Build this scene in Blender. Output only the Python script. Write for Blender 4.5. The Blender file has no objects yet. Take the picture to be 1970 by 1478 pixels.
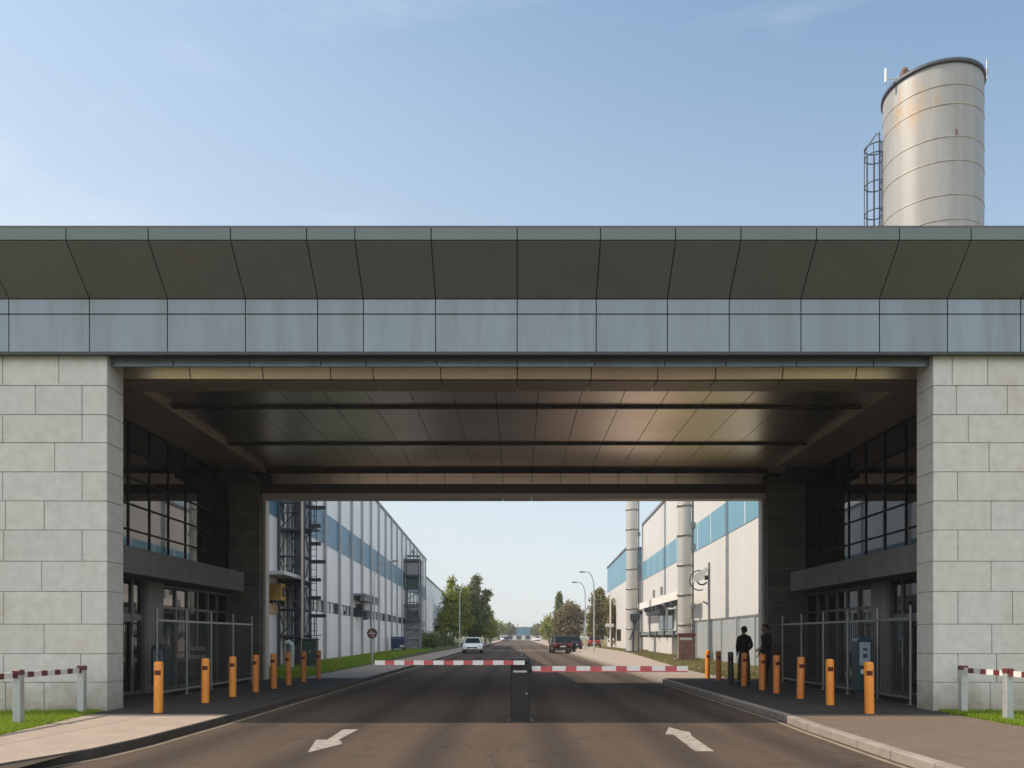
import bpy, bmesh, math, random
import numpy as np
from mathutils import Vector, Matrix
R = math.radians
random.seed(7)
scene = bpy.context.scene
COL = scene.collection

# ------------------------------------------------------------------ camera
EYE = 1.5
cam_d = bpy.data.cameras.new("camera")
cam = bpy.data.objects.new("camera", cam_d)
COL.objects.link(cam)
cam.location = (0, 0, EYE)
cam.rotation_euler = (R(90), 0, 0)
cam_d.sensor_fit = 'HORIZONTAL'
cam_d.sensor_width = 36.0
cam_d.lens = 36.0 * 1500 / 1970
cam_d.shift_x = -10 / 1970
cam_d.shift_y = 486 / 1970
cam_d.clip_end = 5000
scene.camera = cam

# ------------------------------------------------------------------ light
SUN_EL = R(46.5)
SUN_AZ = R(-89.3)            # measured from +Y towards +X: the sun stands to the left
sdir = Vector((math.sin(SUN_AZ) * math.cos(SUN_EL), math.cos(SUN_AZ) * math.cos(SUN_EL), math.sin(SUN_EL)))
sun_d = bpy.data.lights.new("sun", 'SUN')
sun_d.energy = 4.4
sun_d.angle = R(0.5)
sun_d.color = (1.0, 0.86, 0.70)
sun = bpy.data.objects.new("sun", sun_d)
COL.objects.link(sun)
sun.rotation_euler = sdir.to_track_quat('Z', 'Y').to_euler()

CLOUD = 5.6
HAZE = 4.35
BANK_FILL = 11.5
world = bpy.data.worlds.new("World")
scene.world = world
world.use_nodes = True
wn, wl = world.node_tree.nodes, world.node_tree.links
bg = wn["Background"]
sky = wn.new("ShaderNodeTexSky")
sky.sky_type = 'NISHITA'
sky.sun_disc = False
sky.sun_elevation = SUN_EL
sky.sun_rotation = SUN_AZ
sky.air_density = 1.0
sky.dust_density = 0.8
sky.ozone_density = 1.0
# thin high cloud veil and pale horizon haze
tc = wn.new("ShaderNodeTexCoord")
mp = wn.new("ShaderNodeMapping"); mp.inputs['Scale'].default_value = (1.0, 1.4, 4.0)
nz = wn.new("ShaderNodeTexNoise"); nz.inputs['Scale'].default_value = 1.6; nz.inputs['Detail'].default_value = 7; nz.inputs['Roughness'].default_value = .58
rp = wn.new("ShaderNodeValToRGB")
rp.color_ramp.elements[0].position = .57; rp.color_ramp.elements[0].color = (0, 0, 0, 1)
rp.color_ramp.elements[1].position = .85; rp.color_ramp.elements[1].color = (.5, .5, .5, 1)
mx = wn.new("ShaderNodeMixRGB"); mx.inputs[2].default_value = (CLOUD, CLOUD * 1.02, CLOUD * 1.04, 1)
wl.new(tc.outputs['Generated'], mp.inputs['Vector']); wl.new(mp.outputs[0], nz.inputs['Vector'])
cl_ = wn.new("ShaderNodeSeparateXYZ"); wl.new(tc.outputs['Generated'], cl_.inputs[0])
ca_ = wn.new("ShaderNodeMath"); ca_.operation = 'MULTIPLY_ADD'; ca_.inputs[1].default_value = -.16; wl.new(cl_.outputs['X'], ca_.inputs[0]); wl.new(nz.outputs['Fac'], ca_.inputs[2])
wl.new(ca_.outputs[0], rp.inputs[0]); wl.new(rp.outputs[0], mx.inputs[0])
sx_ = wn.new("ShaderNodeSeparateXYZ"); wl.new(tc.outputs['Generated'], sx_.inputs[0])
hz1 = wn.new("ShaderNodeMapRange"); hz1.inputs['From Min'].default_value = .80; hz1.inputs['From Max'].default_value = .0; hz1.inputs['To Min'].default_value = 0; hz1.inputs['To Max'].default_value = .92
wl.new(sx_.outputs['Z'], hz1.inputs['Value'])
hz2 = wn.new("ShaderNodeMath"); hz2.operation = 'MULTIPLY_ADD'; hz2.inputs[1].default_value = -.30; wl.new(sx_.outputs['X'], hz2.inputs[0]); wl.new(hz1.outputs[0], hz2.inputs[2]); hz2.use_clamp = True
hm_ = wn.new("ShaderNodeMixRGB"); hm_.inputs[2].default_value = (HAZE * .98, HAZE, HAZE * 1.03, 1)
wl.new(hz2.outputs[0], hm_.inputs[0])
tn_ = wn.new("ShaderNodeMixRGB"); tn_.blend_type = 'MULTIPLY'; tn_.inputs[0].default_value = 1; tn_.inputs[2].default_value = (.90, 1.13, 1.10, 1)
wl.new(sky.outputs[0], tn_.inputs[1]); wl.new(tn_.outputs[0], hm_.inputs[1])
# added fill light: an unseen bright cloud bank in the sky behind the viewer
bk = wn.new("ShaderNodeMapRange"); bk.interpolation_type = 'SMOOTHSTEP'
bk.inputs['From Min'].default_value = -.05; bk.inputs['From Max'].default_value = -.55
wl.new(sx_.outputs['Y'], bk.inputs['Value'])
nb = wn.new("ShaderNodeMath"); nb.operation = 'MULTIPLY_ADD'; nb.inputs[1].default_value = .5; nb.inputs[2].default_value = .65; nb.use_clamp = True
wl.new(nz.outputs['Fac'], nb.inputs[0])
bz = wn.new("ShaderNodeMapRange"); bz.interpolation_type = 'SMOOTHSTEP'; bz.inputs['From Min'].default_value = .12; bz.inputs['From Max'].default_value = .5; wl.new(sx_.outputs['Z'], bz.inputs['Value'])
nb3 = wn.new("ShaderNodeMath"); nb3.operation = 'MULTIPLY'; wl.new(bz.outputs[0], nb3.inputs[0])
nb2 = wn.new("ShaderNodeMath"); nb2.operation = 'MULTIPLY'; wl.new(bk.outputs[0], nb2.inputs[0]); wl.new(nb.outputs[0], nb2.inputs[1])
bm = wn.new("ShaderNodeMixRGB"); bm.inputs[2].default_value = (BANK_FILL * 1.0, BANK_FILL, BANK_FILL * 1.0, 1)
wl.new(nb2.outputs[0], nb3.inputs[1]); wl.new(nb3.outputs[0], bm.inputs[0]); wl.new(hm_.outputs[0], bm.inputs[1]); hm_ = bm
wl.new(hm_.outputs[0], mx.inputs[1]); wl.new(mx.outputs[0], bg.inputs[0])
bg.inputs[1].default_value = 0.145

scene.view_settings.view_transform = 'Standard'
scene.view_settings.look = 'None'
scene.view_settings.exposure = 0.35
scene.view_settings.gamma = 1.0
scene.render.engine = 'CYCLES'
scene.cycles.max_bounces = 8
scene.cycles.transparent_max_bounces = 16
scene.cycles.sample_clamp_indirect = 6

# ------------------------------------------------------------------ helpers
def at(px, py, Y):
    "photo pixel (1970 wide) at depth Y -> X, Z"
    return (px - 995) * Y / 1500.0, EYE - (py - 1225) * Y / 1500.0

def gp(px, py, z=0.0):
    Y = 1500.0 * (EYE - z) / (py - 1225)
    return (px - 995) * Y / 1500.0, Y

ORIG = {}

class MB:
    def __init__(s):
        s.v = []; s.f = []; s.m = []; s.sm = []
    def add(s, vs, fs, mi=0, smooth=False):
        b = len(s.v)
        s.v += [tuple(p) for p in vs]
        for f in fs:
            s.f.append(tuple(i + b for i in f)); s.m.append(mi); s.sm.append(smooth)
        return s
    def quad(s, a, b, c, d, mi=0):
        return s.add([a, b, c, d], [(0, 1, 2, 3)], mi)
    def box(s, x0, x1, y0, y1, z0, z1, mi=0):
        v = [(x0, y0, z0), (x1, y0, z0), (x1, y1, z0), (x0, y1, z0), (x0, y0, z1), (x1, y0, z1), (x1, y1, z1), (x0, y1, z1)]
        return s.add(v, [(3, 2, 1, 0), (4, 5, 6, 7), (0, 1, 5, 4), (1, 2, 6, 5), (2, 3, 7, 6), (3, 0, 4, 7)], mi)
    def cbox(s, x0, x1, y0, y1, z0, z1, c=.01, mi=0):
        "box with chamfered vertical and top edges"
        def ring(i, z):
            a, b, e, g = x0 + i, x1 - i, y0 + i, y1 - i
            k = c
            return [(a + k, e, z), (b - k, e, z), (b, e + k, z), (b, g - k, z), (b - k, g, z), (a + k, g, z), (a, g - k, z), (a, e + k, z)]
        v = ring(0, z0) + ring(0, z1 - c) + ring(c, z1)
        f = [tuple(range(7, -1, -1)), tuple(range(16, 24))]
        for r in (0, 8):
            for i in range(8):
                j = (i + 1) % 8
                f.append((r + i, r + j, r + 8 + j, r + 8 + i))
        return s.add(v, f, mi)
    def sbox(s, xf, o0, o1, y0, y1, z0, z1, mi=0):
        "box whose x faces follow the wall line xf(y)"
        a, b = xf(y0), xf(y1)
        if o0 > o1: o0, o1 = o1, o0
        v = [(a + o0, y0, z0), (a + o1, y0, z0), (b + o1, y1, z0), (b + o0, y1, z0), (a + o0, y0, z1), (a + o1, y0, z1), (b + o1, y1, z1), (b + o0, y1, z1)]
        return s.add(v, [(3, 2, 1, 0), (4, 5, 6, 7), (0, 1, 5, 4), (1, 2, 6, 5), (2, 3, 7, 6), (3, 0, 4, 7)], mi)
    def prism_x(s, prof, x0, x1, mi=0):
        "closed profile of (y,z) extruded along x"
        n = len(prof)
        v = [(x0, y, z) for y, z in prof] + [(x1, y, z) for y, z in prof]
        f = [tuple(range(n)), tuple(range(2 * n - 1, n - 1, -1))]
        for i in range(n):
            j = (i + 1) % n
            f.append((i, n + i, n + j, j))
        return s.add(v, f, mi)
    def prism_z(s, poly, z0, z1, mi=0):
        n = len(poly)
        v = [(x, y, z0) for x, y in poly] + [(x, y, z1) for x, y in poly]
        f = [tuple(range(n - 1, -1, -1)), tuple(range(n, 2 * n))]
        for i in range(n):
            j = (i + 1) % n
            f.append((i, j, n + j, n + i))
        return s.add(v, f, mi)
    def tube(s, pts, r, n=8, mi=0, smooth=True, rads=None):
        pts = [Vector(p) for p in pts]
        rings = []
        for i, p in enumerate(pts):
            if i == 0: d = pts[1] - p
            elif i == len(pts) - 1: d = p - pts[-2]
            else: d = (pts[i + 1] - pts[i - 1])
            d.normalize()
            up = Vector((0, 0, 1)) if abs(d.z) < .9 else Vector((0, 1, 0))
            a = d.cross(up).normalized(); b = a.cross(d).normalized()
            rr = rads[i] if rads else r
            rings.append([p + a * (rr * math.cos(2 * math.pi * k / n)) + b * (rr * math.sin(2 * math.pi * k / n)) for k in range(n)])
        v = [q for rg in rings for q in rg]
        f = []
        for i in range(len(pts) - 1):
            for k in range(n):
                j = (k + 1) % n
                f.append((i * n + k, i * n + j, (i + 1) * n + j, (i + 1) * n + k))
        s.add(v, f, mi, smooth)
        m = len(pts) - 1
        s.add(rings[0], [tuple(range(n - 1, -1, -1))], mi); s.add(rings[m], [tuple(range(n))], mi)
        return s
    def bar(s, a, b, w, mi=0):
        "square bar"
        return s.tube([a, b], w * .7071, 4, mi, False)
    def lathe(s, prof, cx, cy, n=24, mi=0, smooth=True, cap=True):
        v = []
        for r, z in prof:
            v += [(cx + r * math.cos(2 * math.pi * k / n), cy + r * math.sin(2 * math.pi * k / n), z) for k in range(n)]
        f = []
        for i in range(len(prof) - 1):
            for k in range(n):
                j = (k + 1) % n
                f.append((i * n + k, i * n + j, (i + 1) * n + j, (i + 1) * n + k))
        s.add(v, f, mi, smooth)
        if cap:
            s.add(v[:n], [tuple(range(n - 1, -1, -1))], mi); s.add(v[-n:], [tuple(range(n))], mi)
        return s
    def torus(s, c, r, rr, axis='z', n=24, m=6, a0=0, a1=2 * math.pi, mi=0):
        pts = []
        full = abs(a1 - a0 - 2 * math.pi) < 1e-6
        cnt = n + 1
        for i in range(cnt):
            a = a0 + (a1 - a0) * i / n
            if axis == 'z': pts.append((c[0] + r * math.cos(a), c[1] + r * math.sin(a), c[2]))
            elif axis == 'y': pts.append((c[0] + r * math.cos(a), c[1], c[2] + r * math.sin(a)))
            else: pts.append((c[0], c[1] + r * math.cos(a), c[2] + r * math.sin(a)))
        return s.tube(pts, rr, m, mi)
    def build(s, name, mats, parent=None):
        me = bpy.data.meshes.new(name)
        off = ORIG.get(parent.name, (0, 0, 0)) if parent else (0, 0, 0)
        vs = [(x - off[0], y - off[1], z - off[2]) for x, y, z in s.v] if off != (0, 0, 0) else s.v
        me.from_pydata(vs, [], s.f)
        if not isinstance(mats, (list, tuple)): mats = [mats]
        for m in mats: me.materials.append(m)
        me.polygons.foreach_set("material_index", s.m)
        me.polygons.foreach_set("use_smooth", s.sm)
        me.update()
        o = bpy.data.objects.new(name, me)
        COL.objects.link(o)
        if parent:
            o.parent = parent
            ORIG[o.name] = off
        return o

def tag(o, label=None, cat=None, group=None, kind=None):
    if label: o["label"] = label
    if cat: o["category"] = cat
    if group: o["group"] = group
    if kind: o["kind"] = kind
    return o

def thing(name, loc, label, cat, group=None, rot=0.0):
    o = bpy.data.objects.new(name, None)
    o.empty_display_size = .2
    COL.objects.link(o)
    o.location = loc
    o.rotation_euler = (0, 0, rot)
    ORIG[o.name] = tuple(loc) if rot == 0 else (0, 0, 0)
    return tag(o, label, cat, group)

def local(name, label, cat, group=None):
    "thing built about the origin, moved afterwards"
    return thing(name, (0, 0, 0), label, cat, group)

def dup(root, loc, rotz=None, label=None, scale=None):
    def cp(o, parent):
        c = o.copy(); COL.objects.link(c)
        if parent: c.parent = parent
        for ch in list(o.children): cp(ch, c)
        return c
    r = cp(root, None)
    r.location = loc
    if rotz is not None: r.rotation_euler = (0, 0, rotz)
    if scale: r.scale = scale
    if label: r["label"] = label
    return r

# ------------------------------------------------------------------ materials
def pm(name, col, rough=.6, metal=0.0, var=.12, scale=6.0, bump=0.0, bscale=60.0, detail=5, island=0.0, island_cols=None, spec=.5, stain=None, stain_scale=.6, stain_lo=.55, stain_hi=.75, stretch=None, coat=0.0):
    m = bpy.data.materials.new(name)
    m.use_nodes = True
    n, l = m.node_tree.nodes, m.node_tree.links
    b = n["Principled BSDF"]
    b.inputs['Roughness'].default_value = rough
    b.inputs['Metallic'].default_value = metal
    b.inputs['Specular IOR Level'].default_value = spec
    b.inputs['Coat Weight'].default_value = coat
    t = n.new("ShaderNodeTexCoord")
    vec = t.outputs['Object']
    if stretch:
        mpn = n.new("ShaderNodeMapping"); mpn.inputs['Scale'].default_value = stretch
        l.new(vec, mpn.inputs[0]); vec = mpn.outputs[0]
    nzn = n.new("ShaderNodeTexNoise")
    nzn.inputs['Scale'].default_value = scale; nzn.inputs['Detail'].default_value = detail; nzn.inputs['Roughness'].default_value = .6
    l.new(vec, nzn.inputs['Vector'])
    cr = n.new("ShaderNodeValToRGB")
    cr.color_ramp.elements[0].position = .3; cr.color_ramp.elements[1].position = .7
    cr.color_ramp.elements[0].color = (*[max(0, c * (1 - var)) for c in col], 1)
    cr.color_ramp.elements[1].color = (*[min(1, c * (1 + var)) for c in col], 1)
    l.new(nzn.outputs['Fac'], cr.inputs[0])
    out = cr.outputs[0]
    if island or island_cols:
        g = n.new("ShaderNodeNewGeometry")
        ir = n.new("ShaderNodeValToRGB")
        if island_cols:
            els = ir.color_ramp.elements
            while len(els) < len(island_cols): els.new(.5)
            for i, c in enumerate(island_cols):
                els[i].position = i / (len(island_cols) - 1); els[i].color = (*c, 1)
        else:
            ir.color_ramp.elements[0].color = (1 - island, 1 - island, 1 - island, 1)
            ir.color_ramp.elements[1].color = (1 + island, 1 + island, 1 + island, 1)
        l.new(g.outputs['Random Per Island'], ir.inputs[0])
        mm = n.new("ShaderNodeMixRGB"); mm.blend_type = 'MULTIPLY'; mm.inputs[0].default_value = 1
        l.new(out, mm.inputs[1]); l.new(ir.outputs[0], mm.inputs[2]); out = mm.outputs[0]
    if stain:
        n2 = n.new("ShaderNodeTexNoise"); n2.inputs['Scale'].default_value = stain_scale; n2.inputs['Detail'].default_value = 8; n2.inputs['Roughness'].default_value = .65
        l.new(vec, n2.inputs['Vector'])
        c2 = n.new("ShaderNodeValToRGB"); c2.color_ramp.elements[0].position = stain_lo; c2.color_ramp.elements[1].position = stain_hi
        l.new(n2.outputs['Fac'], c2.inputs[0])
        m2 = n.new("ShaderNodeMixRGB"); m2.inputs[2].default_value = (*stain, 1)
        l.new(c2.outputs[0], m2.inputs[0]); l.new(out, m2.inputs[1]); out = m2.outputs[0]
    l.new(out, b.inputs['Base Color'])
    if bump:
        n3 = n.new("ShaderNodeTexNoise"); n3.inputs['Scale'].default_value = bscale; n3.inputs['Detail'].default_value = 6
        l.new(t.outputs['Object'], n3.inputs['Vector'])
        bp = n.new("ShaderNodeBump"); bp.inputs['Strength'].default_value = bump; bp.inputs['Distance'].default_value = .02
        l.new(n3.outputs['Fac'], bp.inputs['Height']); l.new(bp.outputs[0], b.inputs['Normal'])
    return m

def ribbed(m, axis, freq, dist=.02, strength=.6):
    "adds corrugation along an object axis"
    n, l = m.node_tree.nodes, m.node_tree.links
    t = n.new("ShaderNodeTexCoord")
    w = n.new("ShaderNodeTexWave"); w.wave_type = 'BANDS'; w.bands_direction = axis
    w.inputs['Scale'].default_value = freq
    l.new(t.outputs['Object'], w.inputs['Vector'])
    bp = n.new("ShaderNodeBump"); bp.inputs['Strength'].default_value = strength; bp.inputs['Distance'].default_value = dist
    l.new(w.outputs['Fac'], bp.inputs['Height'])
    l.new(bp.outputs[0], n["Principled BSDF"].inputs['Normal'])
    return m

def glass(name, tint, refl=.9, ior=1.5, rough=.02):
    m = bpy.data.materials.new(name); m.use_nodes = True
    n, l = m.node_tree.nodes, m.node_tree.links
    n.remove(n["Principled BSDF"])
    o = n["Material Output"]
    tr = n.new("ShaderNodeBsdfTransparent"); tr.inputs[0].default_value = (*tint, 1)
    gl = n.new("ShaderNodeBsdfGlossy"); gl.inputs['Roughness'].default_value = rough; gl.inputs[0].default_value = (refl, refl, refl, 1)
    fr = n.new("ShaderNodeFresnel"); fr.inputs[0].default_value = ior
    mxs = n.new("ShaderNodeMixShader")
    l.new(fr.outputs[0], mxs.inputs[0]); l.new(tr.outputs[0], mxs.inputs[1]); l.new(gl.outputs[0], mxs.inputs[2])
    l.new(mxs.outputs[0], o.inputs[0])
    return m

def leafmat(name, cols, trans=.35):
    m = bpy.data.materials.new(name); m.use_nodes = True
    n, l = m.node_tree.nodes, m.node_tree.links
    b = n["Principled BSDF"]; o = n["Material Output"]
    b.inputs['Roughness'].default_value = .55
    g = n.new("ShaderNodeNewGeometry")
    ir = n.new("ShaderNodeValToRGB"); els = ir.color_ramp.elements
    while len(els) < len(cols): els.new(.5)
    for i, c in enumerate(cols):
        els[i].position = i / (len(cols) - 1); els[i].color = (*c, 1)
    l.new(g.outputs['Random Per Island'], ir.inputs[0])
    l.new(ir.outputs[0], b.inputs['Base Color'])
    tl = n.new("ShaderNodeBsdfTranslucent"); l.new(ir.outputs[0], tl.inputs[0])
    ms = n.new("ShaderNodeMixShader"); ms.inputs[0].default_value = trans
    l.new(b.outputs[0], ms.inputs[1]); l.new(tl.outputs[0], ms.inputs[2]); l.new(ms.outputs[0], o.inputs[0])
    return m

M = {}
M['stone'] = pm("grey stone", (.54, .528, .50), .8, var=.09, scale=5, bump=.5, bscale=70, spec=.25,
                island_cols=[(.94, .95, .96), (1.01, 1.0, .99), (.97, 1.0, .995), (1.03, 1.01, .97), (.96, .96, .94), (1.0, 1.005, 1.01)],
                stain=(.46, .40, .31), stain_scale=.9, stain_lo=.58, stain_hi=.80)
def splash(m):
    n, l = m.node_tree.nodes, m.node_tree.links
    b = n["Principled BSDF"]; src = b.inputs['Base Color'].links[0].from_socket
    t = n.new("ShaderNodeTexCoord"); sp = n.new("ShaderNodeSeparateXYZ"); l.new(t.outputs['Object'], sp.inputs[0])
    nn = n.new("ShaderNodeTexNoise"); nn.inputs['Scale'].default_value = 2.2; nn.inputs['Detail'].default_value = 8; nn.inputs['Roughness'].default_value = .7
    l.new(t.outputs['Object'], nn.inputs['Vector'])
    ma = n.new("ShaderNodeMath"); ma.operation = 'MULTIPLY_ADD'; ma.inputs[1].default_value = -1.6; l.new(nn.outputs['Fac'], ma.inputs[0]); l.new(sp.outputs['Z'], ma.inputs[2])
    mr = n.new("ShaderNodeMapRange"); mr.inputs['From Min'].default_value = -.05; mr.inputs['From Max'].default_value = -.75; mr.inputs['To Max'].default_value = .8
    l.new(ma.outputs[0], mr.inputs['Value'])
    mm = n.new("ShaderNodeMixRGB"); mm.inputs[2].default_value = (.24, .21, .15, 1)
    l.new(mr.outputs[0], mm.inputs[0]); l.new(src, mm.inputs[1]); l.new(mm.outputs[0], b.inputs['Base Color'])
splash(M['stone'])
M['stone_shaded'] = pm("shaded pier stone", (.12, .112, .095), .85, var=.15, scale=2.5, bump=.3, bscale=35, spec=.2, island=.12)  # passage shade is put into this darker stone colour
M['mortar'] = pm("stone joint", (.27, .26, .245), .95, spec=.1)
M['fascia'] = pm("blue grey metal panel", (.185, .225, .25), .36, .5, var=.06, scale=1.2, island=.07, stretch=(2.6, 2.6, .30), bump=.22, bscale=1.1, stain=(.145, .165, .17), stain_scale=1.1, stain_lo=.46, stain_hi=.78)
M['soffit'] = pm("dark bronze soffit panel", (.128, .126, .122), .6, .0, var=.06, scale=1.5, island=.05)
M['lip'] = pm("grey green metal lip", (.105, .135, .13), .45, .3, var=.05, scale=2, island=.04)
M['dark'] = pm("dark joint metal", (.025, .027, .03), .6, .2, var=.1)
M['joint_grey'] = pm("dark grey joint metal", (.045, .05, .053), .6, .2, var=.1)
M['beam_cream'] = pm("pale cream beam panel", (.93, .84, .70), .32, .85, var=.05, scale=2, island=.05)
M['soffit_tan'] = pm("tan soffit panel", (.30, .25, .20), .42, .35, var=.06, scale=2, island=.05)
M['ceiling'] = pm("brushed ceiling metal", (.80, .72, .645), .28, 1.0, var=.06, scale=3, island=.05, stretch=(.25, 6, 1))
M['ceil_beam'] = pm("black ceiling channel", (.015, .013, .012), .5, .2)
M['lintel_dark'] = pm("brown lintel panel", (.075, .06, .048), .5, .3)
M['trim_pale'] = pm("pale portal trim", (.50, .46, .41), .5, .2, var=.06)
M['frame_dark'] = pm("dark window framing", (.008, .008, .009), .6, .0, spec=.15)
M['frame_grey'] = pm("grey door framing", (.16, .165, .17), .45, .5)
M['gl_dark'] = glass("dark curtain glass", (.36, .40, .42), .95, 1.95)
M['gl_clear'] = glass("clear glass", (.8, .84, .85))
M['interior'] = pm("interior dark plaster", (.05, .05, .05), .9, spec=.1)
M['ledge'] = pm("concrete ledge", (.15, .15, .15), .8, var=.15, scale=3, bump=.15, spec=.2)
M['column_grey'] = pm("grey column cladding", (.24, .235, .225), .7, var=.1, scale=3)
M['roof'] = pm("roof membrane", (.12, .12, .12), .9)

def asphalt():
    m = pm("asphalt", (.085, .061, .046), .95, var=.16, scale=.9, bump=.55, bscale=150, detail=9, spec=.08,
           stain=(.050, .041, .035), stain_scale=.5, stain_lo=.5, stain_hi=.8, stretch=(1.6, .22, 1))
    n, l = m.node_tree.nodes, m.node_tree.links
    b = n["Principled BSDF"]; out = b.inputs['Base Color'].links[0].from_socket
    t = n.new("ShaderNodeTexCoord")
    def mul(fac_socket, col, amount_lo, amount_hi, lo, hi):
        nonlocal out
        rr = n.new("ShaderNodeMapRange"); rr.inputs['From Min'].default_value = lo; rr.inputs['From Max'].default_value = hi; rr.inputs['To Min'].default_value = amount_lo; rr.inputs['To Max'].default_value = amount_hi
        l.new(fac_socket, rr.inputs['Value'])
        mm = n.new("ShaderNodeMixRGB"); mm.inputs[2].default_value = (*col, 1)
        l.new(rr.outputs[0], mm.inputs[0]); l.new(out, mm.inputs[1]); out = mm.outputs[0]
    # stone grain
    g = n.new("ShaderNodeTexNoise"); g.inputs['Scale'].default_value = 55; g.inputs['Detail'].default_value = 3
    l.new(t.outputs['Object'], g.inputs['Vector']); mul(g.outputs['Fac'], (.15, .13, .115), 0, .6, .50, .75)
    # tyre-polished tracks along the lanes, broken up by noise
    w = n.new("ShaderNodeTexWave"); w.bands_direction = 'X'; w.inputs['Scale'].default_value = .195; w.inputs['Distortion'].default_value = .6; w.inputs['Detail'].default_value = 2; w.inputs['Phase Offset'].default_value = 1.2
    mpn = n.new("ShaderNodeMapping"); mpn.inputs['Scale'].default_value = (1, .06, 1); l.new(t.outputs['Object'], mpn.inputs[0]); l.new(mpn.outputs[0], w.inputs['Vector'])
    mul(w.outputs['Fac'], (.036, .032, .029), 0, .6, .5, 1)
    # repair patches and cracks
    v = n.new("ShaderNodeTexVoronoi"); v.feature = 'DISTANCE_TO_EDGE'; v.inputs['Scale'].default_value = .42
    nn = n.new("ShaderNodeTexNoise"); nn.inputs['Scale'].default_value = 1.6; nn.inputs['Detail'].default_value = 6
    l.new(t.outputs['Object'], nn.inputs['Vector'])
    va = n.new("ShaderNodeMixRGB"); va.inputs[0].default_value = .32; l.new(t.outputs['Object'], va.inputs[1]); l.new(nn.outputs['Color'], va.inputs[2])
    l.new(va.outputs[0], v.inputs['Vector']); mul(v.outputs['Distance'], (.018, .016, .015), .3, 0, .0, .008)
    o2 = n.new("ShaderNodeTexNoise"); o2.inputs['Scale'].default_value = 2.3; o2.inputs['Detail'].default_value = 5; l.new(t.outputs['Object'], o2.inputs['Vector'])
    mul(o2.outputs['Fac'], (.03, .027, .025), 0, .75, .62, .74)
    l.new(out, b.inputs['Base Color'])
    return m
M['asphalt'] = asphalt()
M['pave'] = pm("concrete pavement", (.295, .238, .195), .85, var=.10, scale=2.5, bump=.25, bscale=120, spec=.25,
               stain=(.21, .165, .13), stain_scale=.9, stain_lo=.55, stain_hi=.85)
M['pave_dimmed'] = pm("dimmed pavement", (.13, .098, .076), .85, var=.10, scale=2.5, bump=.25, bscale=120, spec=.25,  # dimmer light of the front corner is put into this pavement colour
               stain=(.085, .064, .048), stain_scale=.9, stain_lo=.55, stain_hi=.85)
M['pave_gate'] = pm("shaded passage paving", (.046, .044, .044), .9, var=.12, scale=2.5, bump=.2, bscale=90, spec=.1)  # colour darkened to deepen the shade under the gate
M['kerb'] = pm("kerb stone", (.24, .21, .185), .85, var=.14, scale=3, bump=.3, bscale=80, spec=.25, island=.08)
M['kerb_shade'] = pm("shaded kerb face", (.055, .047, .04), .8, var=.2, scale=4, bump=.3, bscale=80, spec=.25)  # shade on the road-side kerb face is put into the colour
M['gap'] = pm("dirt in joints", (.06, .05, .04), .95, spec=.1)
M['ground'] = pm("dry ground", (.16, .15, .09), .95, var=.25, scale=.3, spec=.1)
M['lawn'] = pm("lawn", (.10, .15, .012), .95, var=.35, scale=1.2, bump=.8, bscale=60, spec=.1, stain=(.26, .20, .09), stain_scale=.35, stain_lo=.45, stain_hi=.7)
M['verge_green'] = pm("thin grass verge", (.075, .085, .032), .95, var=.3, scale=1.2, bump=.8, bscale=60, spec=.1, stain=(.11, .095, .055), stain_scale=.5, stain_lo=.45, stain_hi=.7)
M['verge'] = pm("dry verge", (.15, .135, .055), .95, var=.3, scale=1.2, bump=.8, bscale=60, spec=.1, stain=(.25, .20, .12), stain_scale=.35, stain_lo=.45, stain_hi=.7)
M['mark'] = pm("worn white road paint", (.30, .275, .24), .75, var=.25, scale=14, stain=(.085, .07, .058), stain_scale=7, stain_lo=.46, stain_hi=.70)
M['mark_y'] = pm("faded yellow edge paint", (.22, .175, .115), .85, var=.2, scale=4, stain=(.12, .105, .09), stain_scale=3, stain_lo=.5, stain_hi=.75)

M['orange'] = pm("orange bollard paint", (.70, .25, .03), .42, var=.12, scale=7, spec=.45, stain=(.40, .16, .05), stain_scale=9, stain_lo=.60, stain_hi=.75, stretch=(1, 1, .5))
M['orange_old'] = pm("dull orange bollard paint", (.56, .185, .035), .5, var=.14, scale=9)
M['black_paint'] = pm("black paint", (.02, .02, .02), .45, var=.1)
M['reflector'] = pm("dark red reflector", (.08, .008, .006), .25, spec=.6)
M['white_paint'] = pm("white paint", (.66, .64, .61), .42, var=.06, scale=8)
M['red_paint'] = pm("red paint", (.44, .085, .09), .5, var=.08, scale=8)
M['dkred_paint'] = pm("dark red paint", (.11, .022, .024), .5, var=.1)
M['post_grey'] = pm("galvanised post", (.48, .50, .50), .4, .5, var=.1, scale=9)
M['steel'] = pm("galvanised fence steel", (.26, .27, .275), .42, .7, var=.1, scale=9)
M['mesh_dark'] = pm("dark fence infill", (.05, .06, .068), .5, .4)
M['housing'] = pm("dark barrier housing", (.012, .0115, .011), .5, .1, var=.12, scale=10)
M['label_pale'] = pm("pale label", (.45, .43, .42), .5)
M['teal'] = pm("teal machine shell", (.012, .04, .052), .35, var=.1)
M['screen'] = pm("pale machine panel", (.22, .26, .30), .3)
M['blue_dk'] = pm("dark blue paint", (.02, .04, .09), .4)
M['yellow_eq'] = pm("yellow equipment paint", (.50, .33, .06), .5, var=.15)
M['green_dk'] = pm("dark green cabinet paint", (.03, .06, .05), .5, var=.15)

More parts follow.
